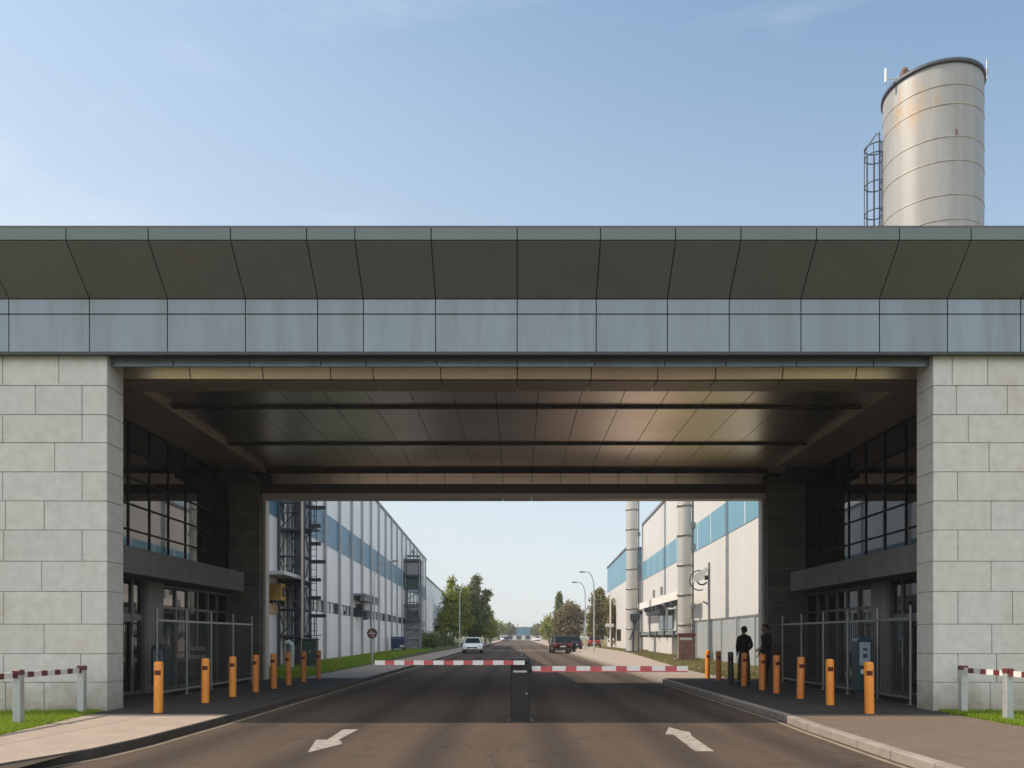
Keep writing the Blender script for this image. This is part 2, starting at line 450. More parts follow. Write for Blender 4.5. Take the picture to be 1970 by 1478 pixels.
M['hall_l'] = ribbed(pm("white ribbed siding", (.80, .805, .81), .5, .05, var=.05, scale=.8, stretch=(1, 1, .12), stain=(.68, .68, .68), stain_scale=.7, stain_lo=.55, stain_hi=.9), 'Y', 1.1, .03, .7)
M['hall_r'] = ribbed(pm("cream flat siding", (.50, .49, .475), .5, .03, var=.035, scale=.5, stretch=(1, 1, .2), stain=(.45, .437, .42), stain_scale=.5, stain_lo=.6, stain_hi=.95), 'Y', .8, .015, .35)
M['blue_l'] = ribbed(pm("blue cladding band", (.085, .20, .30), .4, .1, var=.08, scale=1.2, stretch=(1, 1, .2)), 'Y', 1.1, .03, .7)
M['blue_r'] = ribbed(pm("light blue cladding band", (.12, .265, .36), .45, .05, var=.08, scale=1.0, stretch=(1, 1, .2)), 'Y', .8, .015, .4)
M['pilaster'] = pm("grey pilaster", (.32, .335, .35), .5, .2, var=.06)
M['joint_lt'] = pm("light panel joint", (.70, .70, .69), .5)
M['win_dark'] = pm("dark window glass", (.02, .024, .028), .08, spec=.9)
M['win_pale'] = pm("pale blind behind glass", (.55, .56, .55), .2, spec=.8)
M['roof_edge'] = pm("roof edge trim", (.16, .165, .17), .5, .3)
M['duct'] = pm("pale steel stack", (.46, .45, .42), .42, .35, var=.10, scale=1.5, stretch=(1, 1, .15), stain=(.30, .27, .22), stain_scale=1.2, stain_lo=.55, stain_hi=.85)
M['duct_band'] = pm("stack joint band", (.22, .21, .20), .5, .4)
M['brick'] = pm("rusty brown plinth", (.16, .085, .065), .8, var=.25, scale=3)
M['tower'] = pm("dark blue grey steel", (.06, .068, .08), .5, .4, var=.15)
M['tower_lt'] = pm("weathered grey steel", (.20, .215, .225), .5, .4, var=.15, scale=3)
M['post_cream'] = pm("cream painted post", (.46, .41, .34), .55, var=.1)
M['corr'] = ribbed(pm("grey corrugated sheet", (.36, .39, .41), .45, .3, var=.08, scale=1.2, stretch=(1, 1, .2)), 'Y', 1.6, .05, 1.0)
M['tyre'] = pm("tyre rubber", (.015, .015, .015), .8)
M['rim'] = pm("alloy rim", (.4, .4, .41), .3, .9)
M['car_white'] = pm("white car paint", (.72, .74, .76), .25, var=.02, coat=.08, spec=.3)
M['car_maroon'] = pm("maroon car paint", (.022, .006, .008), .3, var=.02, coat=.08, spec=.3)
M['car_navy'] = pm("navy car paint", (.015, .02, .045), .25, var=.02, coat=.08, spec=.3)
M['car_red'] = pm("red car paint", (.22, .016, .012), .3, var=.02, coat=.08, spec=.3)
M['car_glass'] = pm("car glass", (.010, .015, .018), .25, spec=.12)
M['lamp'] = pm("head lamp lens", (.7, .7, .68), .12, spec=.9)
M['tail'] = pm("tail lamp lens", (.35, .01, .01), .2, spec=.8)
M['plate'] = pm("plain plate", (.6, .6, .58), .4)
M['plastic'] = pm("black plastic trim", (.02, .02, .021), .55)
M['skin'] = pm("skin", (.16, .09, .065), .55)
M['cloth_black'] = pm("black coat cloth", (.014, .014, .017), .85, spec=.15, var=.3, scale=12, bump=.8, bscale=14)
M['cloth_dark'] = pm("dark trousers cloth", (.015, .016, .02), .9, spec=.1)
M['cloth_olive'] = pm("dark olive trousers cloth", (.05, .042, .02), .9, spec=.1)
M['hair'] = pm("dark hair", (.012, .01, .009), .7)
M['shoe'] = pm("black shoe", (.012, .012, .012), .5)
M['bark'] = pm("bark", (.10, .08, .06), .9, var=.3, scale=8, bump=.6, bscale=30)

# ------------------------------------------------------------------ setting: ground
def struct(o, **k):
    o["kind"] = "structure"
    return o

mb = MB()
mb.quad((-900, -150, -.04), (900, -150, -.04), (900, 1500, -.04), (-900, 1500, -.04))
struct(mb.build("ground", M['ground']))

PV = .12                                   # pavement level
kerb_l = [(-5.05, 420), (-5.05, 60), (-5.05, 25), (-5.05, 13.2), (-5.10, 10.6), (-5.22, 9.6), (-5.60, 8.4), (-6.3, 6.9), (-7.6, 5.2), (-9.6, 3.8), (-14, 2.6)]
kerb_r = [(4.72, 420), (4.72, 60), (4.72, 25), (4.72, 14.0), (4.62, 12.4), (4.55, 9.5), (4.55, 7.5), (4.8, 5.2), (6.0, 3.4), (9, 2.2), (14, 1.6)]
mb = MB()
road_poly = [(-5.4, -40), (5.2, -40), (14.5, -40), (14.5, 1.6)] + kerb_r[::-1] + kerb_l + [(-14.5, 2.6), (-14.5, -40)]
# road as a strip mesh (left and right edge lists resampled on common Y)
def edge_at(lst, y):
    for (x0, y0), (x1, y1) in zip(lst, lst[1:]):
        if (y0 >= y >= y1): return x0 + (x1 - x0) * (y0 - y) / (y0 - y1) if y0 != y1 else x0
    return lst[-1][0]
ys = sorted(set([420, 200, 100, 60, 40, 25, 20, 16, 13.2, 14.0, 12.4, 10.6, 9.6, 9.5, 8.4, 7.5, 6.9, 5.2, 3.8, 3.4, 2.6, 2.2, 1.6, -40]))
for a, b in zip(ys, ys[1:]):
    mb.quad((edge_at(kerb_l, a) - .08, a, 0), (edge_at(kerb_r, a) + .08, a, 0), (edge_at(kerb_r, b) + .08, b, 0), (edge_at(kerb_l, b) - .08, b, 0))
struct(mb.build("road", M['asphalt']))

# kerbs: individual stones in one structure mesh
mb = MB()
def kerb_run(lst, side, w=.15):
    pts = []
    for (x0, y0), (x1, y1) in zip(lst, lst[1:]):
        L = math.hypot(x1 - x0, y1 - y0)
        if y0 > 60: k = 40
        else: k = max(1, int(round(L / 1.0)))
        for i in range(k):
            t = i / k
            pts.append((x0 + (x1 - x0) * t, y0 + (y1 - y0) * t))
    pts.append(lst[-1])
    nrm = []
    for i in range(len(pts)):
        a = pts[max(0, i - 1)]; b = pts[min(len(pts) - 1, i + 1)]
        dx, dy = b[0] - a[0], b[1] - a[1]; L = math.hypot(dx, dy)
        nx, ny = -dy / L, dx / L
        if nx * side < 0: nx, ny = -nx, -ny
        nrm.append((nx, ny))
    for i in range(len(pts) - 1):
        (ax, ay), (bx, by) = pts[i], pts[i + 1]
        g = .006
        L = math.hypot(bx - ax, by - ay)
        ux, uy = (bx - ax) / L * g, (by - ay) / L * g
        ax += ux; ay += uy; bx -= ux; by -= uy
        n0, n1 = nrm[i], nrm[i + 1]
        def p(x, y, n, o): return (x + n[0] * o, y + n[1] * o)
        c = .012
        r0 = [(p(ax, ay, n0, 0), -.03), (p(ax, ay, n0, 0), PV - c), (p(ax, ay, n0, c), PV + .002), (p(ax, ay, n0, w), PV + .002), (p(ax, ay, n0, w), -.03)]
        r1 = [(p(bx, by, n1, 0), -.03), (p(bx, by, n1, 0), PV - c), (p(bx, by, n1, c), PV + .002), (p(bx, by, n1, w), PV + .002), (p(bx, by, n1, w), -.03)]
        v = [(q[0], q[1], z) for q, z in r0 + r1]
        mb.add(v, [(0, 1, 6, 5), (1, 2, 7, 6), (2, 3, 8, 7), (3, 4, 9, 8), (4, 3, 2, 1, 0), (5, 6, 7, 8, 9)])
    return [(p[0] + n[0] * w, p[1] + n[1] * w) for p, n in zip(pts, nrm)]
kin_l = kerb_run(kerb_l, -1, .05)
struct(mb.build("kerb", M['kerb_shade']))
mb = MB()
kin_r = kerb_run(kerb_r, 1)
struct(mb.build("kerb", M['kerb']))

# pavements: slabs (left front with a joint along it, passage, beyond)
def slab(mb, kin, y0, y1, xo_f, mi=0, side=-1):
    pts = [p for p in kin if y0 <= p[1] <= y1]
    def ex(y):
        for (xa, ya), (xb, yb) in zip(kin, kin[1:]):
            if ya >= y >= yb: return xa + (xb - xa) * (ya - y) / max(1e-9, ya - yb)
        return kin[-1][0]
    yy = sorted(set([y0, y1] + [p[1] for p in pts]))
    for a, b in zip(yy, yy[1:]):
        xa, xb = ex(a), ex(b)
        oa, ob = xo_f(a), xo_f(b)
        v = [(xa, a, PV), (oa, a, PV), (ob, b, PV), (xb, b, PV)]
        if side < 0: v = v[::-1]
        mb.add(v, [(0, 1, 2, 3)], mi)
SEAM_Y = 13.85
mb = MB()
slab(mb, kin_l, 2.7, SEAM_Y, lambda y: -6.40 - .045 * (SEAM_Y - y) if y > 8 else -6.40 - .045 * (SEAM_Y - y) - .6 * (8 - y))
mb.add([(-6.415 - .045 * (SEAM_Y - y) - (.6 * (8 - y) if y < 8 else 0), y, PV) for y in (13.85, 11, 8, 2.7)] + [(x, y, PV) for x, y in ((-9.6, 2.7), (-7.45, 8), (-7.25, 11), (-7.62, 13.85))],
       [(0, 7, 6, 1), (1, 6, 5, 2), (2, 5, 4, 3)])
mb.box(-7.2, -6.2, 13.0, 13.84, -.03, PV - .012, 2)
mb.quad((-12, 2.5, PV - .015), (-5.3, 2.5, PV - .015), (-5.3, SEAM_Y, PV - .015), (-9, SEAM_Y, PV - .015), 2)
# right front
slab(mb, kin_r, 1.7, SEAM_Y, lambda y: 7.72 + .02 * (SEAM_Y - y) + (.9 * (5 - y) if y < 5 else 0), 1, 1)
# passage left / right
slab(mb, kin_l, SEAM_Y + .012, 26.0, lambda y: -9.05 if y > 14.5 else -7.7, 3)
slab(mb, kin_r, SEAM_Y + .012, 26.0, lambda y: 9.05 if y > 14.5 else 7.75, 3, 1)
# beyond
slab(mb, kin_l, 26.0, 420, lambda y: -7.2, 0)
slab(mb, kin_r, 26.0, 420, lambda y: 7.0 + min(3.0, max(0, (y - 32) * .075)), 0, 1)
struct(mb.build("pavement", [M['pave'], M['pave_dimmed'], M['gap'], M['pave_gate']]))

# lawns
mb = MB()
def strip(yy, fa, fb, z):
    for a, b in zip(yy, yy[1:]):
        mb.quad((fa(a), a, z), (fb(a), a, z), (fb(b), b, z), (fa(b), b, z))
strip([2, 8, 11, 13.85, 14.52], lambda y: -60, lambda y: -7.23 if y < 14 else -7.6, PV - .02)
strip([2, 8, 11, 13.85, 14.52], lambda y: 7.75, lambda y: 60, PV - .02)
struct(mb.build("lawn", M['lawn']))
mb = MB()
strip([25.3, 60, 120, 420], lambda y: -70, lambda y: -7.2, PV - .02)
struct(mb.build("verge", M['verge_green']))
mb = MB()
strip([25.3, 34, 60, 80, 120, 420], lambda y: 7.0 + min(3.0, max(0, (y - 32) * .075)), lambda y: 70, PV - .02)
struct(mb.build("verge", M['verge']))

def blades(name, region_fn, n, h, w, mats, seed, zbase=PV - .02):
    rng = np.random.default_rng(seed)
    X, Y = region_fn(rng, n)
    n = len(X)
    ang = rng.uniform(0, 2 * np.pi, n)
    hh = h * rng.uniform(.45, 1.15, n)
    ww = w * rng.uniform(.7, 1.3, n)
    lean = rng.normal(0, .45, (n, 2)) * hh[:, None]
    v = np.zeros((n, 3, 3))
    v[:, 0] = np.stack([X - np.cos(ang) * ww, Y - np.sin(ang) * ww, np.full(n, zbase)], 1)
    v[:, 1] = np.stack([X + np.cos(ang) * ww, Y + np.sin(ang) * ww, np.full(n, zbase)], 1)
    v[:, 2] = np.stack([X + lean[:, 0], Y + lean[:, 1], zbase + hh], 1)
    me = bpy.data.meshes.new(name)
    me.vertices.add(n * 3); me.vertices.foreach_set("co", v.reshape(-1))
    me.loops.add(n * 3); me.loops.foreach_set("vertex_index", np.arange(n * 3, dtype=np.int32))
    me.polygons.add(n); me.polygons.foreach_set("loop_start", np.arange(0, n * 3, 3, dtype=np.int32))
    me.polygons.foreach_set("loop_total", np.full(n, 3, dtype=np.int32))
    me.materials.append(mats); me.update(); me.validate()
    o = bpy.data.objects.new(name, me); COL.objects.link(o)
    return o

M['blade'] = leafmat("grass blade", [(.12, .22, .008), (.22, .33, .012), (.16, .27, .01), (.32, .36, .03)], .45)
M['blade_dry'] = leafmat("dry grass blade", [(.12, .12, .035), (.19, .165, .06), (.15, .14, .045), (.26, .21, .10)], .4)
def reg_front_l(r, n):
    Y = r.uniform(8.5, 14.45, n); e = -7.25 - np.clip((Y - 11) * .12, 0, .4)
    return e - np.abs(r.exponential(1.2, n)) % 4.0, Y
def reg_front_r(r, n):
    Y = r.uniform(9.5, 14.45, n)
    return 7.78 + np.abs(r.exponential(1.0, n)) % 3.5, Y
def reg_back_l(r, n):
    Y = 25.4 + 60 * r.random(n) ** 1.6
    return -7.22 - r.random(n) * 4.2 - .033 * (Y - 25), Y
def reg_back_r(r, n):
    Y = 25.4 + 75 * r.random(n) ** 1.5
    e = 7.02 + np.clip((Y - 32) * .075, 0, 3.0)
    return e + r.random(n) * np.maximum(.4, 11 + .03 * Y - e - .1), Y
tag(blades("grass", reg_front_l, 26000, .085, .007, M['blade'], 1), "short bright green grass in front of the pier beside the pale pavement", "grass", kind="stuff")
tag(blades("grass", reg_front_r, 20000, .085, .007, M['blade'], 2), "short darker grass beside the brown pavement at the picture corner", "grass", kind="stuff")
tag(blades("grass", reg_back_l, 26000, .12, .016, M['blade'], 3), "shaded green verge along the foot of the grey ribbed hall", "grass", kind="stuff")
tag(blades("grass", reg_back_r, 26000, .11, .016, M['blade_dry'], 4), "sunlit yellowish verge along the foot of the cream hall", "grass", kind="stuff")

# road markings
def flat(name, polys, m, z=.004, label=None):
    mb = MB()
    for poly in polys:
        mb.add([(x, y, z) for x, y in poly], [tuple(range(len(poly)))])
    return mb.build(name, m)
def ground_poly(pts): return [gp(*p) for p in pts]
a1 = ground_poly([(592, 1448.5), (657, 1432), (658, 1428.5), (652, 1423.5), (690, 1403.5), (660, 1404), (630, 1423.5), (608, 1424)][::-1])
tag(flat("road_arrow", [a1], M['mark']), "worn white road arrow pointing towards the camera, on the lane of the white sedan", "road marking", kind="structure")
a2 = ground_poly([(1287, 1399.5), (1280, 1413.5), (1296, 1414), (1337, 1446), (1374, 1446), (1331, 1417), (1327, 1409), (1310, 1406)])
tag(flat("road_arrow", [a2], M['mark']), "worn white road arrow pointing away up the maroon car's lane", "road marking", kind="structure")
def edge_line(off, kl, y0, y1, w):
    yy = [y for y in (y0, 8.4, 9.6, 10.6, 12.4, 13.2, 14, 25, y1) if y0 <= y <= y1]
    return [[(edge_at(kl, a) + off, a), (edge_at(kl, a) + off + w, a), (edge_at(kl, b) + off + w, b), (edge_at(kl, b) + off, b)] for a, b in zip(yy, yy[1:])]
struct(flat("road_edge_line", edge_line(.05, kerb_l, 6.95, 90, .10) + edge_line(-.16, kerb_r, 7.5, 90, .08), M['mark_y']))
dash = [[(.30, y), (.42, y), (.42, y + 3), (.30, y + 3)] for y in (44, 53, 62, 71, 89, 98, 107, 116, 125, 134)]
struct(flat("road_centre_line", dash, M['mark']))
struct(flat("road_stop_line", [[(-4.4, 82), (4.4, 82), (4.4, 83.6), (-4.4, 83.6)], [(-4.4, 150), (4.4, 150), (4.4, 153), (-4.4, 153)]], M['mark']))

# ------------------------------------------------------------------ gatehouse
XE = 19.0
gate = thing("gatehouse", (0, 14.5, 0), "stone and metal gatehouse bridging the road with a flared metal roof edge", "gatehouse")
YF, YB, XP = 14.5, 15.1, 7.68
S = 1500 / YF
rows_py = [683, 742, 798, 852, 908, 964, 1020, 1080, 1138, 1201, 1258, 1313]
rows_z = [EYE - (p - 1225) / S for p in rows_py] + [.05]
jl = [[113, 5], [158, 68], [158, 5], [105], [158, 5], [85], [158, 7], [80], [157, 7], [85], [155, 7], [85]]
jr = [[1832, 1900], [1840, 1938], [1863], [1903], [1842], [1907], [1843], [1907], [1843, 1948], [1908], [1843], [1905]]
def stone_pier(name, side, x_in, x_out, y0, y1, joints, mats, rows, seed, g=.0065):
    rng = random.Random(seed)
    mb = MB()
    for i in range(len(rows) - 1):
        z1, z0 = rows[i], rows[i + 1]
        xs = [x_in] + joints[i]
        xs = sorted(xs, key=abs)
        while abs(xs[-1]) < abs(x_out) - 1.0:
            xs.append(xs[-1] + side * rng.choice([.72, 1.46, 1.02, 1.46]))
        xs.append(x_out)
        for a, b in zip(xs, xs[1:]):
            lo, hi = min(a, b), max(a, b)
            if hi - lo < .05: continue
            d = rng.uniform(0, .006)
            mb.cbox(lo + g, hi - g, y0 - d, y1 - .002, z0 + g, z1 - g, .006, 0)
    lo, hi = min(x_in, x_out), max(x_in, x_out)
    mb.box(lo + .016, hi - .016, y0 + .014, y1 - .016, rows[-1], rows[0] - .004, 1)
    return mb.build(name, mats, gate)
px2x = lambda p: (p - 995) / S
stone_pier("stone_pier", -1, -7.62, -XE, YF, YB, [[px2x(p) for p in r] for r in jl], [M['stone'], M['mortar']], rows_z, 3)
stone_pier("stone_pier", 1, 7.73, XE, YF, YB, [[px2x(p) for p in r] for r in jr], [M['stone'], M['mortar']], rows_z, 4)
# rear piers of the passage
rz = [6.56 - .585 * i for i in range(12)]; rz[-1] = .05
for sd in (-1, 1):
    RXP = 8.12 if sd < 0 else 7.90
    stone_pier("rear_stone_pier", sd, sd * RXP, sd * 10.2, 24.6, 25.2, [[sd * (RXP + (.75 if i % 2 else 1.3))] for i in range(11)], [M['stone_shaded'], M['mortar']], rz, 8 + sd)

# front fascia
SF = 1500 / 14.4
jx = [(p - 995) / SF for p in (17, 172, 322, 472, 611, 699, 838, 995, 1147, 1284, 1403, 1541, 1692, 1823)]
while jx[0] > -XE + 1: jx.insert(0, jx[0] - 1.44)
while jx[-1] < XE - 1: jx.append(jx[-1] + 1.35)
jx[0] = -XE - .1; jx[-1] = XE + .1
def panels(name, m, prof, gx=.010, thick=None, xs=None, parent=gate, clip=None):
    "prof: closed (y,z) section, one prism per bay"
    mb = MB()
    for a, b in zip(xs or jx, (xs or jx)[1:]):
        if clip:
            a, b = max(a, clip[0]), min(b, clip[1])
            if b - a < .08: continue
        mb.prism_x(prof, a + gx, b - gx)
    return mb.build(name, m, parent)
panels("fascia_panel", M['fascia'], [(14.40, 6.765), (14.40, 7.445), (14.46, 7.445), (14.46, 6.765)])
panels("fascia_panel", M['fascia'], [(14.40, 7.468), (14.40, 7.725), (14.46, 7.725), (14.46, 7.468)])
dy, dz = .75, .70
L = math.hypot(dy, dz); nyv, nzv = dz / L * .04, dy / L * .04
panels("canopy_soffit", M['soffit'], [(14.40, 7.745), (13.66, 8.425), (13.66 + nyv, 8.425 + nzv), (14.40 + nyv, 7.745 + nzv)])
panels("roof_lip", M['lip'], [(13.65, 8.45), (13.65, 8.655), (13.72, 8.655), (13.72, 8.45)])
mb = MB()
mb.prism_x([(14.44, 6.74), (14.44, 7.76), (13.70, 8.46), (13.70, 8.64), (25.4, 8.64), (25.4, 7.4), (14.7, 7.4), (14.7, 6.74)], -XE, XE, 0)
mb.prism_x([(14.375, 6.70), (14.375, 6.755), (14.62, 6.755), (14.62, 6.735)], -XE - .1, XE + .1)
mb.build("roof_body", M['joint_grey'], gate)
mb = MB(); mb.box(-XE - .1, XE + .1, 13.66, 25.45, 8.658, 8.70); mb.build("roof_deck", M['roof'], gate)
CL = (-7.62, 7.73)
panels("recessed_strip", M['fascia'], [(14.64, 6.575), (14.64, 6.73), (14.69, 6.73), (14.69, 6.575)], clip=CL)
panels("cream_beam", M['beam_cream'], [(15.35, 6.83), (15.42, 6.60), (15.48, 6.60), (15.41, 6.83)], clip=(-8.6, 8.6))
mb = MB(); mb.box(-9, 9, 14.70, 15.9, 6.84, 6.93); mb.box(-9, 9, 15.57, 15.94, 6.6, 6.83); mb.build("beam_core", M['dark'], gate)

# passage soffit frame and recessed ceiling
FX, FY0, FY1 = 7.78, 16.15, 24.2
mb = MB()
for a, b in zip(jx, jx[1:]):
    a, b = max(a, -9.2), min(b, 9.2)
    if b - a > .1: mb.box(a + .010, b - .010, 15.515, FY0, 6.58, 6.597)
for sd in (-1, 1):
    x0, x1 = sorted((sd * FX, sd * 9.2))
    n = 5
    for i in range(n):
        ya, yb = FY0 + (FY1 - FY0) * i / n, FY0 + (FY1 - FY0) * (i + 1) / n
        mb.box(x0, x1, ya + .01, yb - .01, 6.58, 6.60)
    # reveal
    xr = sd * FX
    mb.box(min(xr, xr + sd * .03), max(xr, xr + sd * .03), FY0 + .02, FY1 - .02, 6.605, 6.70)
mb.build("soffit_frame", M['soffit_tan'], gate)
mb = MB()
nx = 17
xs = [-FX + (2 * FX) * i / nx for i in range(nx + 1)]
ybs = [16.0, 17.6, 20.95, 24.2]
for i in range(nx):
    for j in range(3):
        k = 3
        for q in range(k):
            ya = ybs[j] + (ybs[j + 1] - ybs[j]) * q / k; yb = ybs[j] + (ybs[j + 1] - ybs[j]) * (q + 1) / k
            mb.box(xs[i] + .008, xs[i + 1] - .008, ya + .002, yb - .002, 6.70, 6.72)
mb.build("ceiling", M['ceiling'], gate)
mb = MB(); mb.box(-9.3, 9.3, 15.95, 25.0, 6.725, 6.80); mb.build("ceiling_backing", M['dark'], gate)
for y in (17.6, 20.95):
    mb = MB(); mb.box(-FX + .02, FX - .02, y - .045, y + .045, 6.645, 6.698); mb.build("ceiling_beam", M['ceil_beam'], gate)
mb = MB()
mb.box(-9.2, 9.2, 24.2, 24.26, 6.57, 6.70); mb.build("ceiling_beam", M['ceil_beam'], gate)
mb = MB()
for i in range(nx): mb.box(xs[i] + .008, xs[i + 1] - .008, 24.27, 24.72, 6.575, 6.6)
for i in range(nx): mb.box(xs[i] + .008, xs[i + 1] - .008, 24.70, 24.74, 6.34, 6.57)
mb.build("lintel_soffit", M['ceiling'], gate)
mb = MB(); mb.box(-8.13, 7.91, 24.80, 25.19, 6.06, 6.57); mb.box(-8.1, 7.88, 24.745, 24.79, 6.33, 6.56); mb.build("rear_lintel", M['lintel_dark'], gate)
mb = MB()
for i in range(nx): mb.box((xs[i] + .006) if i else -8.11, (xs[i + 1] - .006) if i < nx - 1 else 7.89, 24.78, 25.22, 5.88, 6.055)
mb.build("lintel_trim", M['trim_pale'], gate)
for sd in (-1, 1):
    mb = MB(); RXP = 8.12 if sd < 0 else 7.90; x0, x1 = sorted((sd * (RXP - .09), sd * (RXP - .005))); mb.box(x0, x1, 24.9, 25.24, .12, 5.878); mb.build("portal_trim", M['trim_pale'], gate)

# rear face of the roof block above the portal
mb = MB(); mb.box(-XE, XE, 25.21, 25.40, 6.06, 7.4); mb.build("rear_fascia", M['lip'], gate)

# side halls of the gatehouse (walls, floors, openings)
GX = 9.1
for sd in (-1, 1):
    def bx(mb, xa, xb, *r):
        x0, x1 = sorted((sd * xa, sd * xb)); return mb.box(x0, x1, *r)
    # outer end wall, rear wall with window openings
    mb = MB()
    bx(mb, XE - .3, XE, 15.1, 25.2, 0, 7.4)
    bx(mb, 10.2, XE - .3, 24.95, 25.2, 0, 7.4)
    mb.build("rear_wall", M['stone_shaded'], gate)
    mb = MB()
    bx(mb, 9.06, XE, 15.1, 25.2, .06, .118)
    bx(mb, 9.25, XE - .31, 15.11, 24.9, 3.0, 3.2)
    bx(mb, 9.25, XE - .31, 15.11, 24.9, 6.62, 6.7)
    mb.build("interior_floor", M['interior'], gate)
    # ledge above the doors
    mb = MB()
    n = 7
    for i in range(n):
        ya, yb = YB + (23.4 - YB) * i / n, YB + (23.4 - YB) * (i + 1) / n
        bx(mb, 8.2, 9.3, ya + .004, yb - .004, 2.85, 3.42)
    mb.build("entrance_canopy", M['ledge'], gate)
    # upper curtain wall
    mb = MB()
    yv = [15.12 + (24.58 - 15.12) * i / 9 for i in range(10)]
    for y in yv: bx(mb, GX - .008, GX + .08, y - .018, y + .018, 3.42, 6.58)
    for z in (3.45, 4.02, 4.62, 5.25, 5.9, 6.55): bx(mb, GX - .012, GX + .075, 15.12, 24.58, z - .018, z + .018)
    fr = mb.build("curtain_wall", M['frame_dark'], gate)
    mb = MB(); bx(mb, GX + .02, GX + .03, 15.12, 24.58, 3.42, 6.58); mb.build("glazing", M['gl_dark'], fr)
    # ground floor glazing
    mb = MB()
    for y in (15.14, 16.2, 17.3, 18.4, 18.95): bx(mb, GX - .03, GX + .07, y - .04, y + .04, .12, 2.85)
    for y in (19.85, 20.75, 21.5, 22.15, 22.9, 23.6, 24.52): bx(mb, GX - .03, GX + .07, y - .04, y + .04, .12, 2.85)
    for z in (.17, 1.92, 2.0): bx(mb, GX - .02, GX + .06, 15.14, 18.95, z - .04, z + .04)
    for z in (.17, 2.25, 2.8): bx(mb, GX - .02, GX + .06, 19.85, 24.55, z - .035, z + .035)
    fr = mb.build("shopfront_frame", M['frame_grey'], gate)
    mb = MB(); bx(mb, GX + .015, GX + .025, 15.14, 18.95, .12, 2.85); bx(mb, GX + .015, GX + .025, 19.85, 24.55, .12, 2.85); mb.build("glazing", M['gl_dark'], fr)
    mb = MB(); bx(mb, GX - .12, GX + .3, 18.98, 19.8, .12, 2.85); mb.build("column", M['column_grey'], gate)
    for y0 in (17.3,):
        mb = MB()
        for yy in (y0 + .06, y0 + 1.02): bx(mb, GX - .06, GX - .035, yy, yy + .05, .16, 1.9)
        for zz in (.16, 1.85): bx(mb, GX - .06, GX - .035, y0 + .06, y0 + 1.07, zz, zz + .05)
        d = mb.build("door", M['frame_grey'], gate)
        mb = MB(); mb.tube([(sd * (GX - .09), y0 + .95, .8), (sd * (GX - .09), y0 + .95, 1.5)], .015); mb.build("handle", M['post_grey'], d)
    # small ceiling service box near the rear pier
    mb = MB(); bx(mb, 8.0, 8.9, 23.3, 23.9, 6.25, 6.40); bx(mb, 8.1, 8.8, 23.4, 23.8, 6.40, 6.57); mb.build("service_box", M['dark'], gate)

# ------------------------------------------------------------------ fences in the passage
def fence(sd, label):
    t = thing("security_fence", (sd * 7.95, 20, PV), label, "fence", "steel fences in the passage")
    X = sd * 7.95
    ys = ([15.75] if sd > 0 else []) + [17.2, 18.75, 20.25, 21.8, 23.35]
    for y in ys:
        mb = MB(); mb.tube([(X, y, PV), (X, y, 2.1)], .032, 8); mb.tube([(X, y, 2.1), (X, y, 2.13)], .04, 8); mb.box(X - .08, X + .08, y - .08, y + .08, PV, PV + .012)
        mb.build("post", M['steel'], t)
    for z in (1.86, .26):
        mb = MB(); mb.box(X - .022, X + .022, ys[0], ys[-1], z - .025, z + .025); mb.build("rail", M['steel'], t)
    for a, b in zip(ys, ys[1:]):
        mb = MB()
        n = 15
        for i in range(1, n):
            y = a + (b - a) * i / n
            mb.tube([(X, y, .28), (X, y, 1.84)], .011, 5)
        mb.build("bar_infill", M['mesh_dark'], t)
    return t
fence(-1, "grey steel fence with vertical bars before the glass doors, opposite the standing people")
fence(1, "grey steel fence with vertical bars behind the bollards and the two people")

# ------------------------------------------------------------------ bollards
def make_bollard(paint):
    t = local("bollard", "", "bollard", "orange bollards along the passage")
    mb = MB(); mb.lathe([(.080, 0), (.080, .895), (.074, .918), (.05, .93), (.0, .934)], 0, 0, 24, cap=False)
    mb.build("post", paint, t)
    mb = MB()
    n = 8; v = []
    for z in (.69, .775):
        for r in (.070, .0825):
            for k in range(n + 1):
                a = R(-90 - 40 + 80 * k / n); v.append((r * math.cos(a), r * math.sin(a), z))
    q = n + 1; f = []
    for k in range(n):
        f += [(q + k, q + k + 1, 3 * q + k + 1, 3 * q + k), (k, q + k, q + k + 1, k + 1)[::-1], (2 * q + k, 2 * q + k + 1, 3 * q + k + 1, 3 * q + k)[::-1]]
    mb.add(v, f); mb.build("reflector", M['reflector'], t)
    mb = MB(); mb.lathe([(.11, 0), (.11, .010), (.083, .012)], 0, 0, 20); mb.build("base_plate", M['plastic'], t)
    return t
ordn = ["nearest", "second", "third", "fourth", "fifth", "sixth", "seventh", "eighth", "ninth"]
left_y = [14.08, 16.2, 17.75, 19.3, 20.6, 22.1, 23.6, 25.4]
right_y = [13.9, 15.65, 17.3, 18.9, 20.0, 21.6, 22.9, 24.3, 25.7]
b0 = make_bollard(M['orange']); b_old = make_bollard(M['orange_old']); b_blk = make_bollard(M['black_paint'])
used = {}
rb = random.Random(5)
def place(proto, loc, label):
    if proto.name not in used:
        used[proto.name] = 1; proto.location = loc; proto["label"] = label; o = proto
    else: o = dup(proto, loc, 0.0, label)
    o.rotation_euler = (R(rb.uniform(-1.2, 1.2)), R(rb.uniform(-1.2, 1.2)), R(rb.uniform(-12, 12)))
    return o
for i, y in enumerate(left_y):
    last = i == len(left_y) - 1
    lab = ("nearest orange bollard, facing the glass doors across the road from the people" if i == 0 else
           "farthest dull orange bollard of the row across the road from the people" if last else
           f"{ordn[i]} bollard from the near end, in the row across the road from the people")
    place(b0 if i < 3 else b_old, (-6.48 + (.05 if i == 4 else 0), y, PV), lab)
